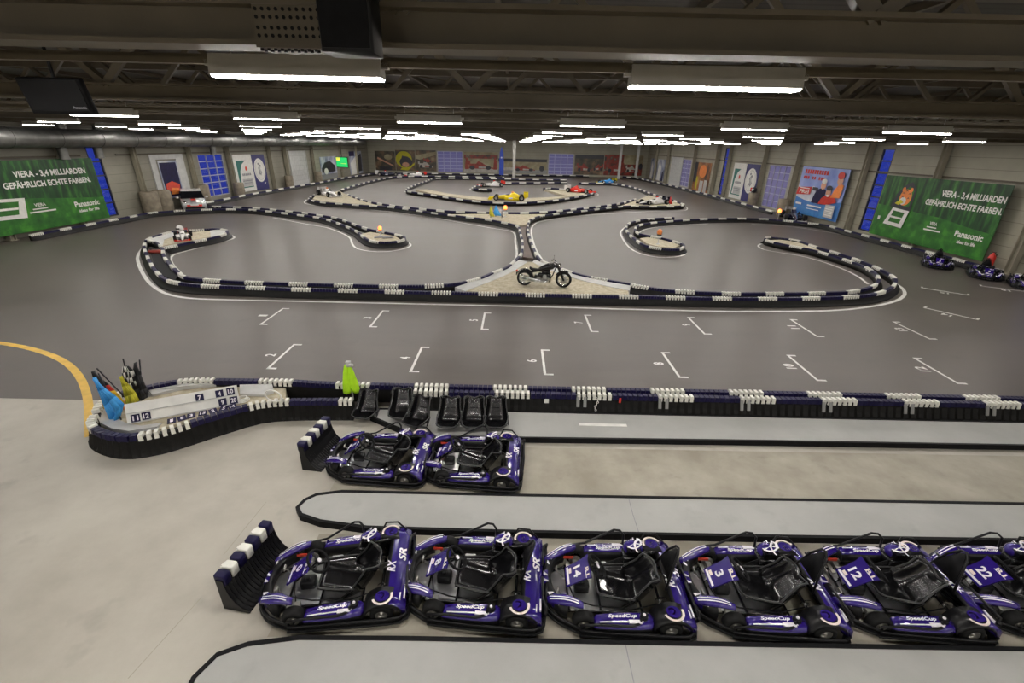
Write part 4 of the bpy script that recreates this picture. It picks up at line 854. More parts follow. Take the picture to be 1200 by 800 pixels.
def number_panel(t, txt):
    b = MB(); c_, s_ = math.cos(math.radians(38)), math.sin(math.radians(38)); X = Matrix(((0, -c_, s_, .50), (1, 0, 0, 0), (0, s_, c_, .40), (0, 0, 0, 1)))
    # local: x across, y up the panel, z facing forward/up
    b.loft([[(-.15, -.19, 0), (.15, -.19, 0), (.15, -.19, -.02), (-.15, -.19, -.02)], [(-.16, .1, 0), (.16, .1, 0), (.16, .1, -.02), (-.16, .1, -.02)], [(-.19, .2, 0), (.19, .2, 0), (.19, .2, -.02), (-.19, .2, -.02)]], 0, True, False, X)
    b.text(txt, .115 if len(txt) < 3 else .07, X @ Matrix.Translation((0, .0, .003)), m=1, w=.075 * len(txt) + .02)
    b.text('R1', .05, X @ Matrix.Translation((.07, .155, .003)), m=2, w=.13); b.box((0, -.15, .001), (.26, .03, .003), 1, X); b.box((-.06, -.11, .001), (.08, .04, .003), 2, X); b.box((.08, .13, .001), (.17, .008, .003), 1, X)
    b.build('number_panel', ['purple', 'decal', 'cream'], t)
K0 = make_kart()
KLIST = [((-2.33, 4.50), .14, '0', 'purple kart with a visible steering wheel, beside the barrier end piece in the front row', False),
         ((-.46, 4.55), -.06, '8', 'purple and black kart number 8, second in the front row', True),
         ((1.46, 4.47), -.01, '14', 'purple and black kart number 14, third from the left in the front row', True),
         ((3.42, 4.48), -.03, '3', 'purple and black kart number 3, fourth from the left in the front row', True),
         ((5.32, 4.52), -.04, '12', 'purple and black kart number 12, fifth from the left in the front row', True),
         ((7.16, 4.58), -.04, '22', 'purple and black kart cut by the right picture edge in the front row', True),
         ((-2.49, 7.17), -.05, '5', 'left kart of the back pair, next to a barrier end piece', False),
         ((-.74, 7.12), -.05, '6', 'right kart of the back pair, below the loose black seats', False)]
q1, q2, q3 = at(1107, 311), at(1161, 324), at(1205, 337)
KLIST += [((q1.x - .7, q1.y - .3), .9, '2', 'distant dark kart parked by the right wall barrier, further from the camera', True), ((q2.x - .5, q2.y - .2), .9, '9', 'distant dark kart parked by the right wall barrier, nearer to the camera', True), ((min(q3.x, XR - 1.6), q3.y), .9, '7', 'distant dark kart cut by the right picture edge near the right wall', True)]
protos = []
for i, ((x, y), rz, num, lab, hoop) in enumerate(KLIST):
    protos.append(copy_tree(K0) if i else K0)
for t, ((x, y), rz, num, lab, hoop) in zip(protos, KLIST):
    t.location = (x, y, .002); t.rotation_euler = (0, 0, PI + rz); t['label'] = lab; t['group'] = 'purple rental karts'; number_panel(t, num)
    if hoop: hoop_part(t)
# ------------------------------------------------------------------ motorcycle
def make_motorcycle(loc, rz):
    t = empty('motorcycle', 'black custom motorcycle with chrome exhaust parked on the gravel', 'motorcycle', loc, rz)
    for x, r, w in ((.82, .34, .11), (-.82, .33, .19)):
        X = Matrix.Translation((x, 0, r)) @ Matrix.Rotation(PI / 2, 4, 'X'); b = MB()
        b.lathe([(r * .72, -w / 2), (r * .9, -w / 2), (r * .985, -w * .3), (r, 0), (r * .985, w * .3), (r * .9, w / 2), (r * .72, w / 2), (r * .72, -w / 2)], 30, 0, X); o = b.build('wheel', 'tyre', t)
        b = MB(); b.lathe([(r * .74, -w * .4), (r * .66, -w * .4), (r * .66, w * .4), (r * .74, w * .4)], 26, 0, X); b.cyl((x, -.1, r), (x, .1, r), .05, n=12)
        for k in range(8):
            a = PI * k / 4; b.cyl((x, 0, r), (x + r * .68 * math.cos(a), 0, r + r * .68 * math.sin(a)), .012, n=5)
        b.build('rim', 'chrome', o)
        b = MB(); b.lathe([(.05, -.006), (.14, -.006), (.14, .006), (.05, .006)], 18, 0, Matrix.Translation((x, -.09, r)) @ Matrix.Rotation(PI / 2, 4, 'X')); b.build('brake_disc', 'steel', o)
    b = MB()
    for s in (-1, 1): b.cyl((.82, s * .10, .34), (.50, s * .10, .98), .034, n=9); b.cyl((.82, s * .10, .34), (.68, s * .10, .62), .042, n=9); b.tube([(-.82, s * .11, .33), (-.3, s * .11, .36), (.05, s * .1, .28)], .028)
    b.tube([(.50, 0, .92), (.2, 0, .8), (-.35, 0, .62), (-.55, 0, .58)], .03); b.tube([(.50, 0, .9), (.36, 0, .5), (.2, 0, .24), (-.2, 0, .22), (-.35, 0, .5)], .026); b.build('frame', 'gloss_black', t)
    b = MB(); b.rbox((.02, 0, .40), (.54, .28, .36), .06); b.rbox((.06, 0, .64), (.36, .2, .2), .05); b.rbox((-.26, 0, .38), (.30, .26, .24), .06); b.cyl((.06, -.13, .33), (.06, -.17, .33), .11, n=18, m=1); b.cyl((-.22, -.12, .36), (-.22, -.16, .36), .08, n=18, m=1); b.rbox((-.06, -.14, .32), (.34, .04, .12), .03, 1); b.build('engine', ['gloss_black', 'chrome'], t)
    for an in (.38, -.38):
        X = Matrix.Translation((.04, 0, .46)) @ Matrix.Rotation(an, 4, 'Y'); b = MB()
        for k in range(6): b.cyl((0, 0, .03 + k * .032), (0, 0, .045 + k * .032), .085, n=14, X=X)
        b.cyl((0, 0, 0), (0, 0, .23), .06, n=12, X=X); b.build('cylinder', 'steel', t)
    b = MB(); b.cyl((.04, -.13, .48), (.04, -.20, .48), .085, n=16); b.build('air_filter', 'chrome', t)
    b = MB(); rg = []
    for x, w, z0, z1 in ((.45, .05, .86, .95), (.36, .13, .76, 1.0), (.15, .17, .69, 1.01), (-.08, .14, .64, .90), (-.24, .07, .62, .80)): rg.append([(x, w * math.cos(a), (z0 + z1) / 2 + (z1 - z0) / 2 * math.sin(a)) for a in [2 * PI * j / 14 for j in range(14)]])
    b.loft(rg); b.build('fuel_tank', 'gloss_black', t)
    b = MB(); rg = []
    for x, w, z, h in ((-.12, .08, .74, .05), (-.3, .15, .69, .06), (-.5, .16, .70, .07), (-.62, .13, .78, .05)): rg.append([(x, w * math.cos(a), z + h * math.sin(a)) for a in [2 * PI * j / 12 for j in range(12)]])
    b.loft(rg); b.build('seat', 'rubber', t)
    for nm, x, r, w, a0, a1 in (('rear_fender', -.82, .385, .24, 15, 160), ('front_fender', .82, .375, .14, 60, 150)):
        b = MB(); rg = []
        for k in range(11):
            a = math.radians(a0 + (a1 - a0) * k / 10); rg.append([(x + q * math.cos(a), y, (.34 if x > 0 else .33) + q * math.sin(a)) for q, y in ((r - .03, -w / 2), (r + .01, -w / 3), (r + .01, w / 3), (r - .03, w / 2), (r - .012, 0))])
        b.loft(rg); b.build(nm, 'gloss_black', t)
    for z in (0, .09):
        b = MB(); b.tube([(.10, -.16, .50), (.22, -.2, .40), (.18, -.2, .26), (-.1, -.2, .23 + z * .3), (-.6, -.2, .27 + z * 1.2), (-1.02, -.2, .36 + z * 1.7)], .048, 10); b.build('exhaust_pipe', 'chrome', t)
    b = MB(); b.tube([(.30, -.36, 1.05), (.40, -.22, 1.10), (.49, -.1, 1.02), (.49, .1, 1.02), (.40, .22, 1.10), (.30, .36, 1.05)], .017); 
    for s in (-1, 1): b.cyl((.34, s * .31, 1.06), (.26, s * .42, 1.03), .024, n=8)
    b.build('handlebar', 'gloss_black', t)
    b = MB(); b.ball((.62, 0, .93), .095, 0, None, 14, 9, (1, 1, 1)); b.build('headlight', 'chrome', t)
    for s in (-1, 1): b = MB(); b.cyl((.38, s * .26, 1.1), (.36, s * .32, 1.22), .008, n=5); b.ball((.36, s * .34, 1.24), .05, 0, None, 10, 6, (.4, 1, .7)); b.build('mirror', 'chrome', t)
    b = MB(); b.box((-1.17, 0, .52), (.02, .18, .12)); b.cyl((-1.12, 0, .62), (-1.19, 0, .62), .04, n=10, m=1); b.build('plate_holder', ['gloss_black', 'red'], t); return t
a, c = at(612, 333, .25), at(660, 338, .25)
make_motorcycle(((a.x + c.x) / 2 + .05, (a.y + c.y) / 2 + .05, .243), -.13)
# ------------------------------------------------------------------ single-seater show cars
def f1(label, loc, rz, main, second, wing, scale=.85, name='racing_car', rearw=None, group='show racing cars'):
    t = empty(name, label, 'racing car', loc, rz, group, scale)
    ob = lambda pts, w: None
    b = MB(); rg = []
    for x, w, z0, z1 in ((2.35, .05, .20, .28), (2.1, .10, .18, .34), (1.5, .16, .16, .48), (.9, .22, .12, .58), (.35, .27, .10, .64), (-.1, .28, .10, .62), (-.4, .26, .10, .9), (-.7, .2, .10, .92), (-1.3, .16, .12, .60), (-1.9, .1, .15, .4)):
        c, h = (z0 + z1) / 2, (z1 - z0) / 2; rg.append([(x, w * math.copysign(abs(math.cos(a)) ** .7, math.cos(a)), c + h * math.copysign(abs(math.sin(a)) ** .8, math.sin(a))) for a in [2 * PI * j / 16 for j in range(16)]])
    b.loft(rg); b.build('body', main, t)
    b = MB(); b.ball((.12, 0, .6), .2, 0, None, 14, 8, (1.7, .95, .35)); b.build('cockpit', 'windscreen', t)
    b = MB(); b.rbox((-.48, 0, .93), (.3, .22, .16), .06); b.build('airbox', second, t)
    for s in (-1, 1):
        b = MB(); rg = []
        for x, w, z1 in ((.45, .16, .42), (.3, .22, .5), (-.3, .24, .5), (-.9, .2, .42), (-1.4, .08, .3)): rg.append([(x, s * .44 - w, .08), (x, s * .44 + w, .08), (x, s * .44 + w, z1 - .1), (x, s * .44 + w * .7, z1), (x, s * .44 - w, z1)])
        b.loft(rg); b.box((-.25, s * .68, .3), (.5, .012, .14), 1); b.build('side_pod', [main, 'decal'], t)
    b = MB(); b.box((2.2, 0, .14), (.42, 1.45, .03)); b.box((2.05, 0, .20), (.2, 1.4, .025), 0, place((0, 0, 0)))
    for s in (-1, 1): b.box((2.15, s * .73, .2), (.5, .025, .2))
    b.build('front_wing', wing, t)
    b = MB()
    for z in (.78, .9): b.box((-2.05, 0, z), (.32, 1.0, .03), 0, None)
    for s in (-1, 1): b.box((-2.05, s * .5, .68), (.55, .025, .55))
    b.box((-2.0, 0, .5), (.2, .06, .5)); b.build('rear_wing', rearw or wing, t)
    for x, r, w, y in ((1.45, .31, .30, .72), (-1.55, .33, .38, .72)):
        for s in (-1, 1): 
            wheel(t, x, s * y, r, w)
            b = MB()
            for dx in (-.25, .2): b.cyl((x + dx, s * .15, .38), (x, s * (y - .1), r + .05), .018, n=5); b.cyl((x + dx, s * .15, .2), (x, s * (y - .1), r - .08), .018, n=5)
            b.build('suspension_arm', 'rubber', t)
    b = MB(); b.box((0, 0, .06), (3.4, .9, .03)); b.build('floor_board', 'rubber', t); return t
def put(px, py, z): 
    p = at(px, py, z); return (max(XL + 1.6, min(XR - 1.6, p.x)), min(YB - 2.5, p.y), z)
f1('bright yellow open-wheel racing car with orange airbox, side-on in the middle of the hall', put(596, 234.5, .245), PI - .02, 'car_yellow', 'orange', 'car_yellow', .90)
f1('red open-wheel racing car parked nose right on its gravel island', put(679, 225.6, .245), -.6, 'car_red', 'car_red', 'car_red', .85, rearw='car_white')
f1('white and dark open-wheel car with orange cockpit sides on the left gravel tongue', put(386, 229.5, .245), -PI / 2 + .75, 'car_white', 'orange', 'car_white', .85)
f1('white and red open-wheel racing car beside the red flag on the right gravel tongue', put(766, 239.2, .245), PI + .45, 'car_white', 'car_red', 'car_black', .80)
f1('distant white and red racing car on the hairpin barrier before the back wall', put(576, 218.6, .03), PI + .3, 'car_white', 'car_red', 'car_red', .85)
f1('dark blue and white racing car by the ski poster, facing the camera', (24.85, 41.9, .03), -1.97, 'car_black', 'car_white', 'car_white', 1.0)
f1('red and white racing car near the back wall, left of the blue glazed door', put(487, 206.5, .03), PI + .3, 'car_white', 'car_red', 'car_red', .85)
f1('black and white racing car at the far left end of the back wall', put(455, 206, .03), .2, 'car_black', 'car_red', 'car_white', .95)
f1('small red and white kart with a white helmet-like ball on the left gravel patch', put(215, 279.5, .242), -1.0, 'car_white', 'car_red', 'car_red', .5, 'racing_kart')
c = put(216, 277.5, .242); mb = MB(); mb.ball((0, 0, .17), .20, 0, None, 16, 10); mb.box((.0, -.17, .18), (.2, .08, .08), 1)
tag(mb.build('helmet', ['car_white', 'windscreen'], None, (c[0] + .08, c[1] - .3, .62)), 'white helmet resting on the red and white kart on the left gravel patch', 'helmet')
f1('small blue and yellow racing car on the far right barrier before the back wall', put(711, 214.6, .03), PI + .5, 'skyblue', 'flag_yellow', 'flag_yellow', .8)
# small hatchback by the left wall
def hatchback(loc, rz):
    t = empty('car', 'silver and white small hatchback with a red front strip, parked by the left wall', 'car', loc, rz, None, 1.12)
    b = MB(); rg = []
    for x, w, z0, z1 in ((1.75, .62, .30, .55), (1.7, .74, .2, .68), (1.2, .80, .18, .82), (.6, .82, .18, .90), (-1.5, .82, .18, .92), (-1.72, .76, .2, .85), (-1.78, .66, .3, .6)): rg.append([(x, -w, z0), (x, w, z0), (x, w * 1.02, (z0 + z1) / 2), (x, w * .93, z1), (x, -w * .93, z1), (x, -w * 1.02, (z0 + z1) / 2)])
    b.loft(rg, 0, True, True); b.build('body', 'car_silver', t)
    b = MB(); b.loft([[(x, -w, .85), (x, w, .85), (x2, w * .86, 1.38), (x2, -w * .86, 1.38)] for x, x2, w in ((.75, .25, .76), (-1.5, -1.4, .76))], 0, True, False); b.build('cabin_glass', 'windscreen', t)
    b = MB(); b.rbox((-.58, 0, 1.40), (1.75, 1.32, .08), .06); b.build('roof', 'car_white', t)
    b = MB(); b.rbox((1.2, 0, .87), (.95, .3, .04), .03); b.build('bonnet_stripe', 'car_red', t)
    b = MB(); b.box((1.78, 0, .46), (.04, .95, .13)); b.box((1.79, 0, .50), (.05, .5, .10), 1); b.build('front_strip', ['car_red', 'car_white'], t)
    b = MB(); b.box((1.76, 0, .3), (.05, 1.2, .1)); b.build('lower_grille', 'rubber', t)
    for s in (-1, 1):
        b = MB(); b.ball((1.62, s * .58, .66), .14, 0, None, 12, 8, (.6, 1, .9)); b.build('headlight', 'chrome', t)
        b = MB(); b.ball((.55, s * .93, .95), .1, 0, None, 10, 6, (.6, 1, .7)); b.build('wing_mirror', 'car_white', t)
        for x in (1.12, -1.15): wheel(t, x, s * .74, .30, .18)
    return t
c = at_x(214, 244, XL + 1.7); hatchback((XL + 1.7, c.y + 1.5, .005), -.95)
# ------------------------------------------------------------------ posters, banners, murals
class Poster:
    """flat print on a wall: u to the right, v up, layers a few millimetres apart, one mesh"""
    def __init__(s, origin, udir, ndir, w, h, mats, base=0, th=.03):
        u, n = Vector(udir), Vector(ndir); s.X = Matrix(((u.x, 0, n.x, origin[0]), (u.y, 0, n.y, origin[1]), (0, 1, 0, origin[2]), (0, 0, 0, 1)))
        s.w, s.h, s.mats, s.b, s.k = w, h, mats, MB(), 0; s.b.box((w / 2, h / 2, 0), (w, h, th), base, s.X); s.z = th / 2
    def poly(s, pts, m):
        s.z += .003; A = sum(pts[i - 1][0] * pts[i][1] - pts[i][0] * pts[i - 1][1] for i in range(len(pts))); pts = pts if A > 0 else pts[::-1]
        s.b.add([(x * s.w, y * s.h, s.z) for x, y in pts], [tuple(range(len(pts)))], m, False, s.X); return s
    def rect(s, a, b, c, d, m): return s.poly([(a, b), (c, b), (c, d), (a, d)], m)
    def disc(s, x, y, rx, ry, m, n=22, a0=0, a1=360): return s.poly([(x + rx * math.cos(math.radians(a0 + (a1 - a0) * k / n)), y + ry * math.sin(math.radians(a0 + (a1 - a0) * k / n))) for k in range(n)], m)
    def text(s, st, x, y, hh, m, w=None):
        s.z += .003; s.b.text(st, hh * s.h, s.X @ Matrix.Translation((x * s.w, y * s.h, s.z)), m, w * s.w if w else None); return s
    def done(s, name, label, cat='banner', group=None): return tag(s.b.build(name, s.mats), label, cat, group)
def wallposter(side, y0, y1, z0, z1, mats, off=.06, base=0):
    if side == 'L': return Poster((XL + off, y0, z0), (0, 1, 0), (1, 0, 0), y1 - y0, z1 - z0, mats, base)
    if side == 'R': return Poster((XR - off, y1, z0), (0, -1, 0), (-1, 0, 0), y1 - y0, z1 - z0, mats, base)
    return Poster((y0, YB - off, z0), (1, 0, 0), (0, -1, 0), y1 - y0, z1 - z0, mats, base)
def green_banner(side, y0, y1, label, tiger):
    p = wallposter(side, y0, y1, .35, 4.32, ['grass_dark', 'grass_light', 'white', 'frame_dark', 'orange', 'flag_yellow', 'grass_dark'], .5)
    p.poly([(0, 0), (1, 0), (1, .36), (.8, .40), (.6, .46), (.45, .47), (.25, .50), (0, .52)], 1)
    tx = .68 if tiger else .66
    a_, c_, wa, wc = (.765, .715, .45, .56) if tiger else (.735, .71, .40, .48)
    p.text('VIERA - 3,4 MILLIARDEN', a_, .80, .105, 2, wa); p.text('GEFÄHRLICH ECHTE FARBEN.', c_, .67, .105, 2, wc)
    p.text('Panasonic', .88 if not tiger else .85, .29, .09, 2, .16 if not tiger else .2); p.text('ideas for life', .88 if not tiger else .85, .185, .05, 2, .13)
    e_ = .565 if tiger else .61
    p.text('VIERA', e_, .36, .05, 2, .06); p.rect(e_ - .065, .25, e_ + .075, .272, 2); p.rect(e_ - .045, .295, e_ + .035, .312, 2)
    if tiger:
        p.poly([(.14, .52), (.33, .47), (.33, .80), (.27, .93), (.21, .86), (.16, .72)], 3); p.poly([(.17, .57), (.31, .53), (.31, .79), (.26, .86), (.2, .74)], 1)
        p.disc(.25, .68, .055, .13, 4); p.disc(.235, .62, .03, .06, 2); p.disc(.215, .80, .015, .04, 4); p.disc(.285, .80, .015, .04, 4)
        for x, y in ((.22, .73), (.25, .77), (.28, .73), (.225, .67), (.28, .66)): p.poly([(x - .012, y), (x, y + .03), (x + .012, y), (x, y + .012)], 3)
        p.poly([(.17, .57), (.21, .55), (.25, .60), (.22, .64)], 5)
    x0 = .12 if tiger else .335
    p.poly([(x0, .22), (x0 + .19, .20), (x0 + .21, .48), (x0 + .05, .50)], 2); p.poly([(x0 + .045, .27), (x0 + .155, .26), (x0 + .175, .44), (x0 + .065, .455)], 1)
    p.poly([(x0 + .03, .34), (x0 + .16, .33), (x0 + .165, .36), (x0 + .035, .37)], 2); p.rect(x0 - .07, .27, x0 - .045, .33, 2)
    return p.done('advertising_sign', label)
LB = wl1[0] - .75; gy1 = at_x(128, 252, XL + .5).y
green_banner('L', gy1 - 12.0, gy1, 'big green meadow banner on the left wall, lettering cut by the left picture edge', False)
ry1 = at_x(1019, 271, XR - .5).y; ry0 = at_x(1158, 290, XR - .5).y
green_banner('R', ry0, ry1, 'big green banner with a tiger face on the right wall', True)
def arch_poster(side, quad_y, z0, z1, label):
    p = wallposter(side, *quad_y, z0, z1, ['white', 'green_print', 'lightgrey', 'redsticker', 'greyink'])
    p.rect(.12, .1, .86, .84, 1); p.poly([(.2, .13), (.86, .13), (.86, .84), (.62, .84), (.4, .74), (.26, .55)], 0); p.rect(.30, .14, .86, .34, 2); p.disc(.6, .62, .06, .06, 3); [p.rect(.34 + .08 * q_, .43, .40 + .08 * q_, .49, 4) for q_ in range(6)]; p.rect(.3, .28, .8, .30, 4); p.rect(.34, .22, .78, .235, 4)
    return p.done('picture_poster', label, 'poster')
def seal_poster(side, quad_y, z0, z1, label):
    p = wallposter(side, *quad_y, z0, z1, ['navy_print', 'white', 'greyink', 'lightgrey']); p.disc(.48, .56, .43, .335, 1, 30); p.disc(.48, .56, .36, .28, 3, 30); p.disc(.48, .56, .34, .265, 1, 30)
    p.poly([(.3, .40), (.44, .52), (.36, .62), (.5, .72), (.62, .70), (.52, .60), (.62, .5), (.5, .40), (.44, .46)], 2); p.disc(.42, .74, .06, .03, 2); p.poly([(.45, .47), (.55, .47), (.58, .55), (.5, .6), (.56, .66), (.46, .66), (.42, .58), (.5, .53)], 3); p.poly([(.62, .15), (.7, .15), (.82, .2), (.72, .2)], 1); return p.done('picture_poster', label, 'poster')
arch_poster('L', (50.8, 54.4), .4, 4.15, 'white arched poster with dark green corner on the left wall'); seal_poster('L', (54.45, 57.2), .3, 4.1, 'navy poster with a round white seal on the left wall')
arch_poster('R', (55.5, 58.7), .35, 4.26, 'white arched poster with dark green corner on the right wall'); seal_poster('R', (52.4, 55.4), .3, 4.26, 'navy poster with a round white seal on the right wall')
# winter sports poster
p = wallposter('R', 37.8, 44.1, .5, 4.46, ['print_sky', 'print_snow', 'print_blue', 'red', 'navy', 'orange', 'skin', 'white', 'frame_dark', 'lightgrey'], .35)
p.poly([(0, 0), (1, 0), (1, .38), (.8, .33), (.5, .27), (.2, .31), (0, .36)], 2); p.poly([(0, .36), (.2, .31), (.5, .27), (.55, .38), (.45, .55), (.36, .62), (.2, .52), (0, .60)], 1)
[p.rect(.08 + .054 * q_, .86, .12 + .054 * q_, .945, 3) for q_ in range(10)]; [p.rect(.08 + .05 * q_, .75, .115 + .05 * q_, .81, 3) for q_ in range(10) if q_ not in (3, 6)]; p.poly([(.0, .40), (.33, .44), (.34, .60), (.02, .56)], 3); p.text('FREI', .18, .485, .075, 7, .22); p.rect(.07, .545, .29, .565, 7)
p.poly([(.36, .53), (.5, .53), (.48, .60), (.36, .60)], 8)
p.poly([(.40, .28), (.66, .28), (.66, .56), (.58, .62), (.46, .55), (.42, .42)], 4); p.disc(.58, .66, .055, .085, 6); p.disc(.58, .74, .055, .05, 7); p.poly([(.56, .28), (.75, .29), (.92, .36), (.9, .42), (.8, .5), (.66, .46), (.6, .4)], 3)
p.poly([(.78, .44), (.96, .46), (.98, .70), (.9, .74), (.82, .6)], 5); p.disc(.72, .53, .05, .075, 6); p.disc(.72, .62, .06, .05, 8); p.disc(.89, .78, .055, .085, 6); p.disc(.885, .88, .065, .07, 3); p.disc(.72, .47, .03, .02, 7)
p.rect(.34, .20, .66, .23, 7); p.rect(.34, .14, .62, .155, 7); p.rect(.06, .2, .2, .24, 7); p.rect(.74, .05, .93, .30, 9)
for k in range(5): p.rect(.76, .09 + .04 * k, .91, .105 + .04 * k, 7)
p.done('picture_poster', 'blue winter sports poster with three people in ski wear on the right wall', 'poster')
p = wallposter('R', 65.5, 71.4, .1, 3.95, ['mural_orange', 'frame_dark', 'lightgrey', 'orange', 'flag_yellow']); p.rect(.45, 0, .66, .38, 2); p.rect(.72, 0, .9, .42, 2); p.disc(.55, .7, .22, .22, 3); p.rect(.2, .08, .3, .5, 4); p.rect(0, .3, .2, 1, 1); p.done('picture_poster', 'orange and brown picture poster far down the right wall', 'poster')
for (a, b_, lab) in ((86, 90.5, 'tall pale blue and white picture panel at the far end of the right wall'), (92, 95, 'narrow blue picture panel in the far right corner of the right wall')):
    p = wallposter('R', a, b_, .2, 3.8, ['mural_blue', 'navy', 'white']); p.poly([(.1, 0), (.5, 0), (.6, .6), (.3, .9), (.15, .5)], 2); p.poly([(.7, 0), (.95, 0), (.9, .5), (.75, .4)], 1); p.done('picture_poster', lab, 'poster')
p = wallposter('L', 40.0, 42.2, .9, 3.9, ['mural_blue', 'redsticker', 'orange', 'navy']); p.rect(.05, .05, .95, .95, 3); p.poly([(.1, .2), (.8, .15), (.9, .35), (.5, .45), (.15, .4)], 1); p.poly([(.3, .1), (.7, .1), (.8, .25), (.4, .28)], 2); p.done('picture_poster', 'narrow dark poster with a red and orange motif behind the parked hatchback', 'poster')
p = wallposter('L', 73.4, 80, .15, 3.4, ['mural_blue', 'frame_dark', 'navy', 'white', 'car_silver']); p.poly([(.05, .3), (.9, .3), (.92, .55), (.6, .8), (.25, .75), (.05, .5)], 1); p.rect(0, 0, 1, .22, 4); p.disc(.3, .35, .12, .14, 3); p.done('picture_poster', 'blue grey picture poster with a dark vehicle left of the green screen', 'poster')
p = wallposter('L', 86.5, 93.5, .1, 4.0, ['mural_blue', 'white', 'navy', 'frame_dark']); p.poly([(.1, 0), (.6, 0), (.5, .8), (.05, .5)], 1); p.poly([(.6, .1), (.95, .1), (.95, .9), (.7, .8)], 3); p.rect(0, .8, .4, 1, 2); p.done('picture_poster', 'blue and white picture poster at the far end of the left wall', 'poster')
# race murals on the back wall
def car_shape(p, x, y, w, h, m, dark, white=None, flip=1):
    f = lambda a: x + flip * a * w
    p.poly([(f(-.5), y), (f(.5), y), (f(.5), y + .12 * h), (f(.2), y + .35 * h), (f(.05), y + .6 * h), (f(-.12), y + .75 * h), (f(-.2), y + .5 * h), (f(-.46), y + .5 * h)], m)
    if white is not None: p.poly([(f(-.1), y + .05 * h), (f(.45), y + .05 * h), (f(.3), y + .2 * h), (f(-.1), y + .25 * h)], white)
    for a in (-.36, .3): p.disc(f(a), y + .1 * h, .09 * w * 1.2, .2 * h, dark)
    p.rect(f(-.56) if flip > 0 else f(-.44), y + .4 * h, f(-.44) if flip > 0 else f(-.56), y + .75 * h, m)
MM = ['mural_dark', 'mural_red', 'tan', 'print_red', 'print_white', 'frame_dark', 'flag_yellow', 'skin', 'grey']
p = wallposter('B', -28.2, -24.2, .4, 4.0, MM); p.poly([(.1, .6), (.9, .2), (.9, .28), (.12, .7)], 7); p.disc(.65, .7, .2, .14, 2); p.rect(.2, 0, .8, .2, 5); p.done('mural_picture', 'dark pit lane mural at the left end of the back wall', 'mural')
p = wallposter('B', -24.1, -20.2, .4, 4.25, MM); p.disc(.42, .55, .42, .4, 6, 24); p.disc(.52, .42, .33, .26, 5, 20); p.poly([(.3, .62), (.62, .55), (.66, .68), (.34, .74)], 5); p.poly([(.2, .05), (.6, .02), (.95, .3), (.98, .42), (.7, .2), (.3, .15)], 6); p.disc(.5, .3, .18, .12, 7); p.done('mural_picture', 'mural of a yellow racing helmet on the back wall', 'mural')
p = wallposter('B', -20.1, -16.0, .4, 4.3, MM); p.poly([(.0, .75), (1, .95), (1, .8), (.2, .55), (0, .6)], 2); car_shape(p, .5, .18, .7, .4, 4, 5, 3); car_shape(p, .6, .45, .4, .25, 3, 5); p.done('mural_picture', 'white racing car mural just left of the left glazed back door', 'mural')
p = wallposter('B', -10.4, -3.6, .4, 4.2, ['tan', 'mural_red', 'tan', 'print_red', 'print_white', 'frame_dark', 'flag_yellow', 'skin', 'grey']); p.rect(0, .68, 1, .86, 1); p.rect(0, 0, 1, .2, 4); car_shape(p, .5, .18, .72, .5, 3, 5, 4); p.poly([(.02, .15), (.14, .15), (.14, .6), (.05, .62)], 3); p.poly([(.86, .15), (.97, .15), (.97, .6), (.88, .62)], 3); p.disc(.08, .66, .04, .06, 3); p.disc(.92, .66, .04, .06, 3); p.done('mural_picture', 'red and white racing car mural right of the left glazed back door', 'mural')
p = wallposter('B', -3.5, 6.2, .4, 3.1, ['tan', 'mural_red', 'tan', 'print_red', 'print_white', 'frame_dark', 'flag_yellow', 'skin', 'grey']); p.rect(0, 0, 1, .25, 8); p.rect(0, .8, 1, 1, 5); car_shape(p, .55, .2, .42, .5, 3, 5, 4); p.disc(.9, .35, .05, .2, 5); p.rect(.1, .2, .3, .4, 4); p.done('mural_picture', 'wide pale mural of a red racing car behind the middle column', 'mural')
p = wallposter('B', 11.8, 17.6, .4, 4.1, MM); p.rect(0, .82, 1, 1, 5); car_shape(p, .35, .2, .5, .5, 3, 5, 4); car_shape(p, .8, .25, .35, .4, 3, 5, 4, -1); p.done('mural_picture', 'dark mural with red cars right of the right glazed door', 'mural')
p = wallposter('B', 17.7, 25.4, .4, 4.2, MM, base=1); p.rect(.5, .55, 1, 1, 2); car_shape(p, .3, .18, .4, .5, 3, 5, 4); p.poly([(.42, .1), (.5, .1), (.52, .6), (.44, .66)], 3); car_shape(p, .74, .2, .3, .4, 4, 5, 3); p.disc(.95, .45, .05, .16, 5); p.done('mural_picture', 'red mural with crew and cars in the right corner of the back wall', 'mural')
# tall blue banner on a stand before the back wall
c = put(587.5, 207, 0); t = empty('beach_flag', 'tall narrow blue banner standing before the back wall, left of the middle column', 'banner', (c[0], c[1], 0))
b = MB(); b.cyl((0, .05, 0), (0, .05, 5.2), .03, n=8); b.rbox((0, 0, .03), (.6, .6, .06), .05); b.build('pole', 'grey', t)
b = MB(); b.loft([[(-.4 * k, .0, z), (.42 * k, .0, z), (.42 * k, .02, z), (-.4 * k, .02, z)] for z, k in ((.3, 1), (2.5, 1.05), (4.2, .8), (5.2, .25))], 0, True, False); b.ball((0, -.02, 3.4), .16, 1, None, 12, 6, (1, .2, 1)); b.build('cloth', ['banner_blue', 'white'], t)
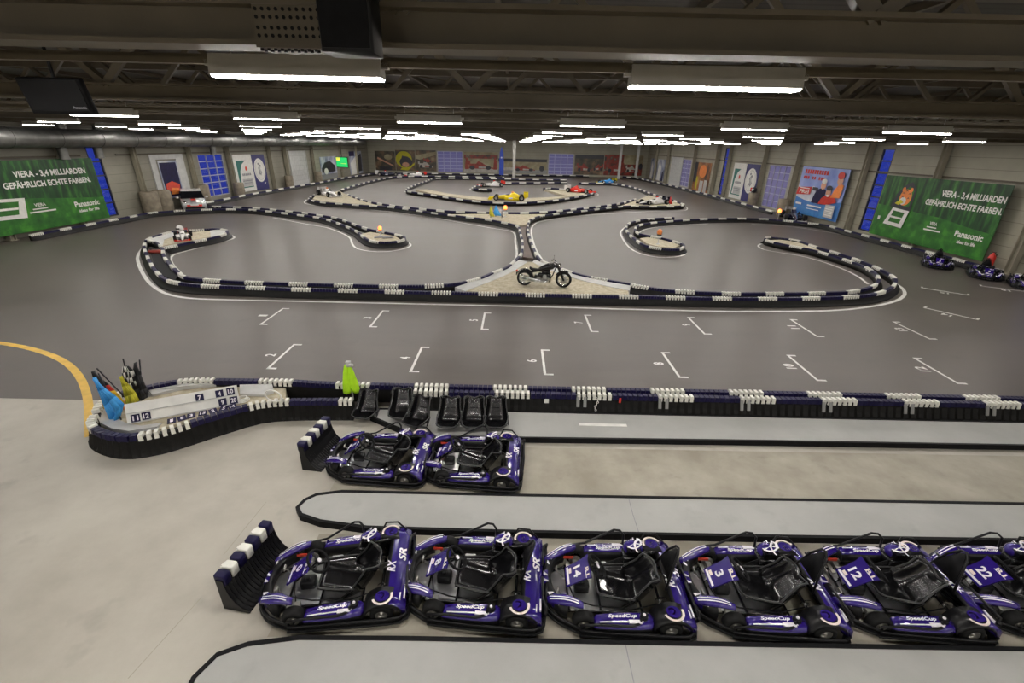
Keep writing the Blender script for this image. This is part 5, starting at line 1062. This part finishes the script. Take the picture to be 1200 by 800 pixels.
# padded column feet, as fat brown drums
for i, (y0, X, side, lab) in enumerate(((37.2, XL + .75, 'L', 'left of the two brown padded column feet beside the hatchback'), (38.6, XL + .75, 'L', 'right of the two brown padded column feet beside the hatchback'), (43.9, XL + .75, 'L', 'brown padded column foot between the hatchback and the blue glazed door'), (49.8, XL + .7, 'L', 'brown padded column foot right of the blue glazed door on the left wall'), (61.2, XL + .7, 'L', 'brown padded column foot left of the pale sectional door on the left wall'), (70.6, XL + .7, 'L', 'brown padded column foot right of the pale sectional door on the left wall'), (51.3, XR - .7, 'R', 'pale padded column foot between the navy seal poster and the purple glazed door'), (45.2, XR - .7, 'R', 'pale padded column foot behind the dark blue racing car'))):
    b = MB(); r = .62 if i < 2 else .5; hh = 1.75 if i < 3 else 1.5
    b.lathe([(r * .96, 0), (r, .06), (r, hh * .3), (r * 1.015, hh * .32), (r, hh * .34), (r, hh * .64), (r * 1.015, hh * .66), (r, hh * .68), (r, hh - .06), (r * .94, hh), (.25, hh)], 22, 0); b.lathe([(0, 0.002), (r * .96, 0.002)], 22, 0)
    tag(b.build('column_padding', 'wrap', None, (X, y0, .005)), lab, 'column padding')
c = at_x(888, 227, XR - .9); t = empty('fire_bin', 'red, white and black bundle on the padded foot by the navy seal poster', 'bundle', (XR - .75, 51.3, 1.51))
b = MB(); b.ball((0, 0, .28), .3, 0, None, 12, 8, (1, 1, .95)); b.build('bag_body', 'frame_dark', t); b = MB(); b.rbox((-.12, .2, .3), (.35, .3, .4), .08); b.build('pouch', 'car_red', t); b = MB(); b.ball((-.2, -.1, .3), .14); b.build('patch', 'white', t)
# green screen, hanging display, black box
c = at_x(401, 190, XL + 2.4); t = empty('hanging_screen', 'bright green and yellow screen hanging near the far left wall', 'screen', (c.x, c.y, c.z), -.5)
b = MB(); b.rbox((0, 0, 0), (2.6, .12, 1.55), .03); b.cyl((0, 0, .7), (0, 0, 8.2 - c.z), .04, n=8); b.build('casing', 'plastic', t)
b = MB(); b.box((0, -.07, 0), (2.45, .012, 1.4), 0); b.box((-.75, -.08, .45), (.8, .012, .45), 1); b.box((.4, -.08, -.2), (1.2, .012, .05), 1); b.build('display', ['screen_green', 'screen_yellow'], t)
tl_, tr_, bl_, br_ = at_y(20, 95, 6.6), at_y(96, 93, 6.6), at_y(42, 130, 6.5), at_y(112, 131, 6.5)
cc = (tl_ + tr_ + bl_ + br_) / 4; wv = (tr_ - tl_ + br_ - bl_).length / 2; hv = (tl_ - bl_ + tr_ - br_).length / 2
t = empty('hanging_television', 'flat black television hanging from the roof at the upper left', 'television', tuple(cc))
b = MB(); X = place((0, 0, 0), 0, .22); b.rbox((0, 0, 0), (wv, .09, hv * 1.0), .02, 0, X); b.build('casing', 'screen_dark', t)
b = MB(); b.box((0, -.05, .01), (wv * .92, .01, hv * .86), 0, X); b.text('Panasonic', .03, X @ Matrix.Translation((wv * .33, -.058, -hv * .30)) @ Matrix.Rotation(PI / 2, 4, 'X'), m=1, w=.17); b.build('display', ['screen_dark', 'greyink'], t)
b = MB(); b.cyl((0, .03, hv * .4), (0, .03, 8.25 - cc.z), .02, n=8); b.box((0, .06, 0), (.3, .03, .3)); b.build('bracket', 'plastic', t)
a0, a1 = at_y(376, 60, 3.25), at_y(438, 60, 3.25)
t = empty('hanging_loudspeaker', 'black loudspeaker box hanging from the nearest roof beam', 'loudspeaker', ((a0.x + a1.x) / 2, 3.32, a0.z))
W_ = a1.x - a0.x; b = MB(); b.rbox((0, .05, .27), (W_, .24, .54), .02); b.build('cabinet', 'plastic', t)
b = MB(); b.box((0, -.075, .27), (W_ * .9, .012, .5)); 
b.build('grille', 'rubber', t)
b = MB(); b.box((0, .05, .56), (W_ * .5, .06, .04)); b.cyl((0, .1, .55), (0, .1, 2.0), .015, n=6); b.build('bracket', 'steel', t)
# orange beacons
def beacon(label, px, py, base_z, zl=None, r=.13, lit=True):
    q = at(*base_z[:2], base_z[2]); top = at_y(px, py, q.y).z; t = empty('beacon', label, 'warning light', (q.x, q.y, base_z[2]))
    hh = top - base_z[2]; b = MB(); b.cyl((0, 0, 0), (0, 0, hh - r * .8), .025, n=8); b.lathe([(.12, 0), (.12, .03), (.03, .05)], 12); b.build('pole', 'lightgrey', t)
    b = MB(); b.lathe([(r * .8, -r), (r * .95, -r * .4), (r, .1 * r), (r * .85, .6 * r), (r * .45, .95 * r), (0, r)], 14, 0, Matrix.Translation((0, 0, hh))); b.build('lens', 'orange_lamp' if lit else 'orange', t)
    b = MB(); b.cyl((0, 0, hh - r * 1.3), (0, 0, hh - r * .9), r * .9, n=12); b.build('lamp_base', 'plastic', t)
beacon('glowing orange beacon on the round gravel bed at the end of the left wall barrier', 445, 267, (446, 276, .245), r=.12)
beacon('unlit-looking orange ball beacon on the leaf-shaped gravel bed', 771, 271.5, (771, 286, .245), r=.16, lit=False)
beacon('glowing orange beacon beside the small flags in the middle of the hall', 592, 243, (592, 254, .245), r=.16)
beacon('glowing orange beacon left of the dark blue racing car by the ski poster', 911, 247, (911, 258, .01), r=.16)
# small marshal flags in the middle, red flag by the right racing car
def small_flag(label, px, y0, y1, m, w, z=.245):
    q = at(px, y1, z); top = at_y(px, y0, q.y); t = empty('marshal_flag', label, 'flag', (q.x, q.y, z)); hh = top.z - z
    b = MB(); b.cyl((0, 0, 0), (0, 0, hh), .025, n=7); b.build('pole', 'frame_dark', t)
    b = MB(); b.loft([[(0, -.02, hh * .98), (.05 * w, -.03, hh * .96)], [(-.25 * w, -.05, hh * .6), (.35 * w, -.02, hh * .62)], [(-.35 * w, -.03, hh * .3), (.7 * w, -.07, hh * .3)], [(-.1 * w, -.05, hh * .12), (w, -.04, hh * .08)]], 0, False, True, None, False); o = b.build('cloth', m, t); sm = o.modifiers.new('s', 'SOLIDIFY'); sm.thickness = .02
small_flag('small furled mustard flag, leftmost of the group in the middle of the hall', 575, 240, 255, 'flag_yellow', .35)
small_flag('small sky blue flag in the middle of the hall', 581, 240, 254, 'skyblue', .55)
small_flag('thin dark furled flag beside the glowing beacon in the middle of the hall', 588, 243, 255.5, 'greyink', .15)
small_flag('red flag behind the right-hand white racing car', 784.5, 229, 240, 'red', .3)
mb = MB(); mb.tube([(.0, -.1, .02), (.3, 0, .03), (.6, .05, .02), (.2, .15, .04), (-.3, .1, .02), (-.5, -.1, .03)], .05, 7)
q = at(449, 279.5, .25); tag(mb.build('hose', 'greyink', None, (q.x, q.y, .29)), 'loose grey hose lying on the round gravel bed with the beacon', 'hose')
mb = MB(); mb.rbox((0, 0, .06), (.7, .3, .12), .04); mb.box((0, -.1, .13), (.6, .06, .03)); q = at(184, 296, .2); tag(mb.build('red_block', 'print_red', None, (q.x, q.y, .205)), 'small worn red block on the black filler beside the red kart island', 'block')
c = at(1183, 316, 0); t = empty('fire_extinguisher', 'red fire extinguisher against the right wall behind the distant karts', 'fire extinguisher', (XR - .45, 24.6, .01))
b = MB(); b.lathe([(0, 0), (.16, 0), (.17, .03), (.17, .65), (.12, .78), (.05, .82), (.05, .9), (0, .9)], 16); b.build('cylinder', 'red', t); b = MB(); b.tube([(.05, 0, .88), (.2, 0, .8), (.22, 0, .4)], .02); b.box((0, 0, .93), (.08, .2, .03)); b.build('hose', 'plastic', t)
# ------------------------------------------------------------------ dusk outside, exposure
w = bpy.data.worlds.new('dusk'); sc.world = w; w.use_nodes = True
bg = w.node_tree.nodes['Background']; bg.inputs[0].default_value = (.055, .10, .75, 1); bg.inputs[1].default_value = .42
sc.view_settings.view_transform = 'Standard'; sc.view_settings.look = 'None'; sc.view_settings.gamma = 1.0; sc.view_settings.use_curve_mapping = False
sc.view_settings.exposure = 0.0
sc.cycles.use_light_tree = True; sc.cycles.max_bounces = 8; sc.cycles.diffuse_bounces = 4; sc.cycles.glossy_bounces = 4; sc.cycles.sample_clamp_indirect = 6; sc.cycles.sample_clamp_direct = 0
sc.cycles.use_denoising = True; sc.cycles.caustics_reflective = False; sc.cycles.caustics_refractive = False
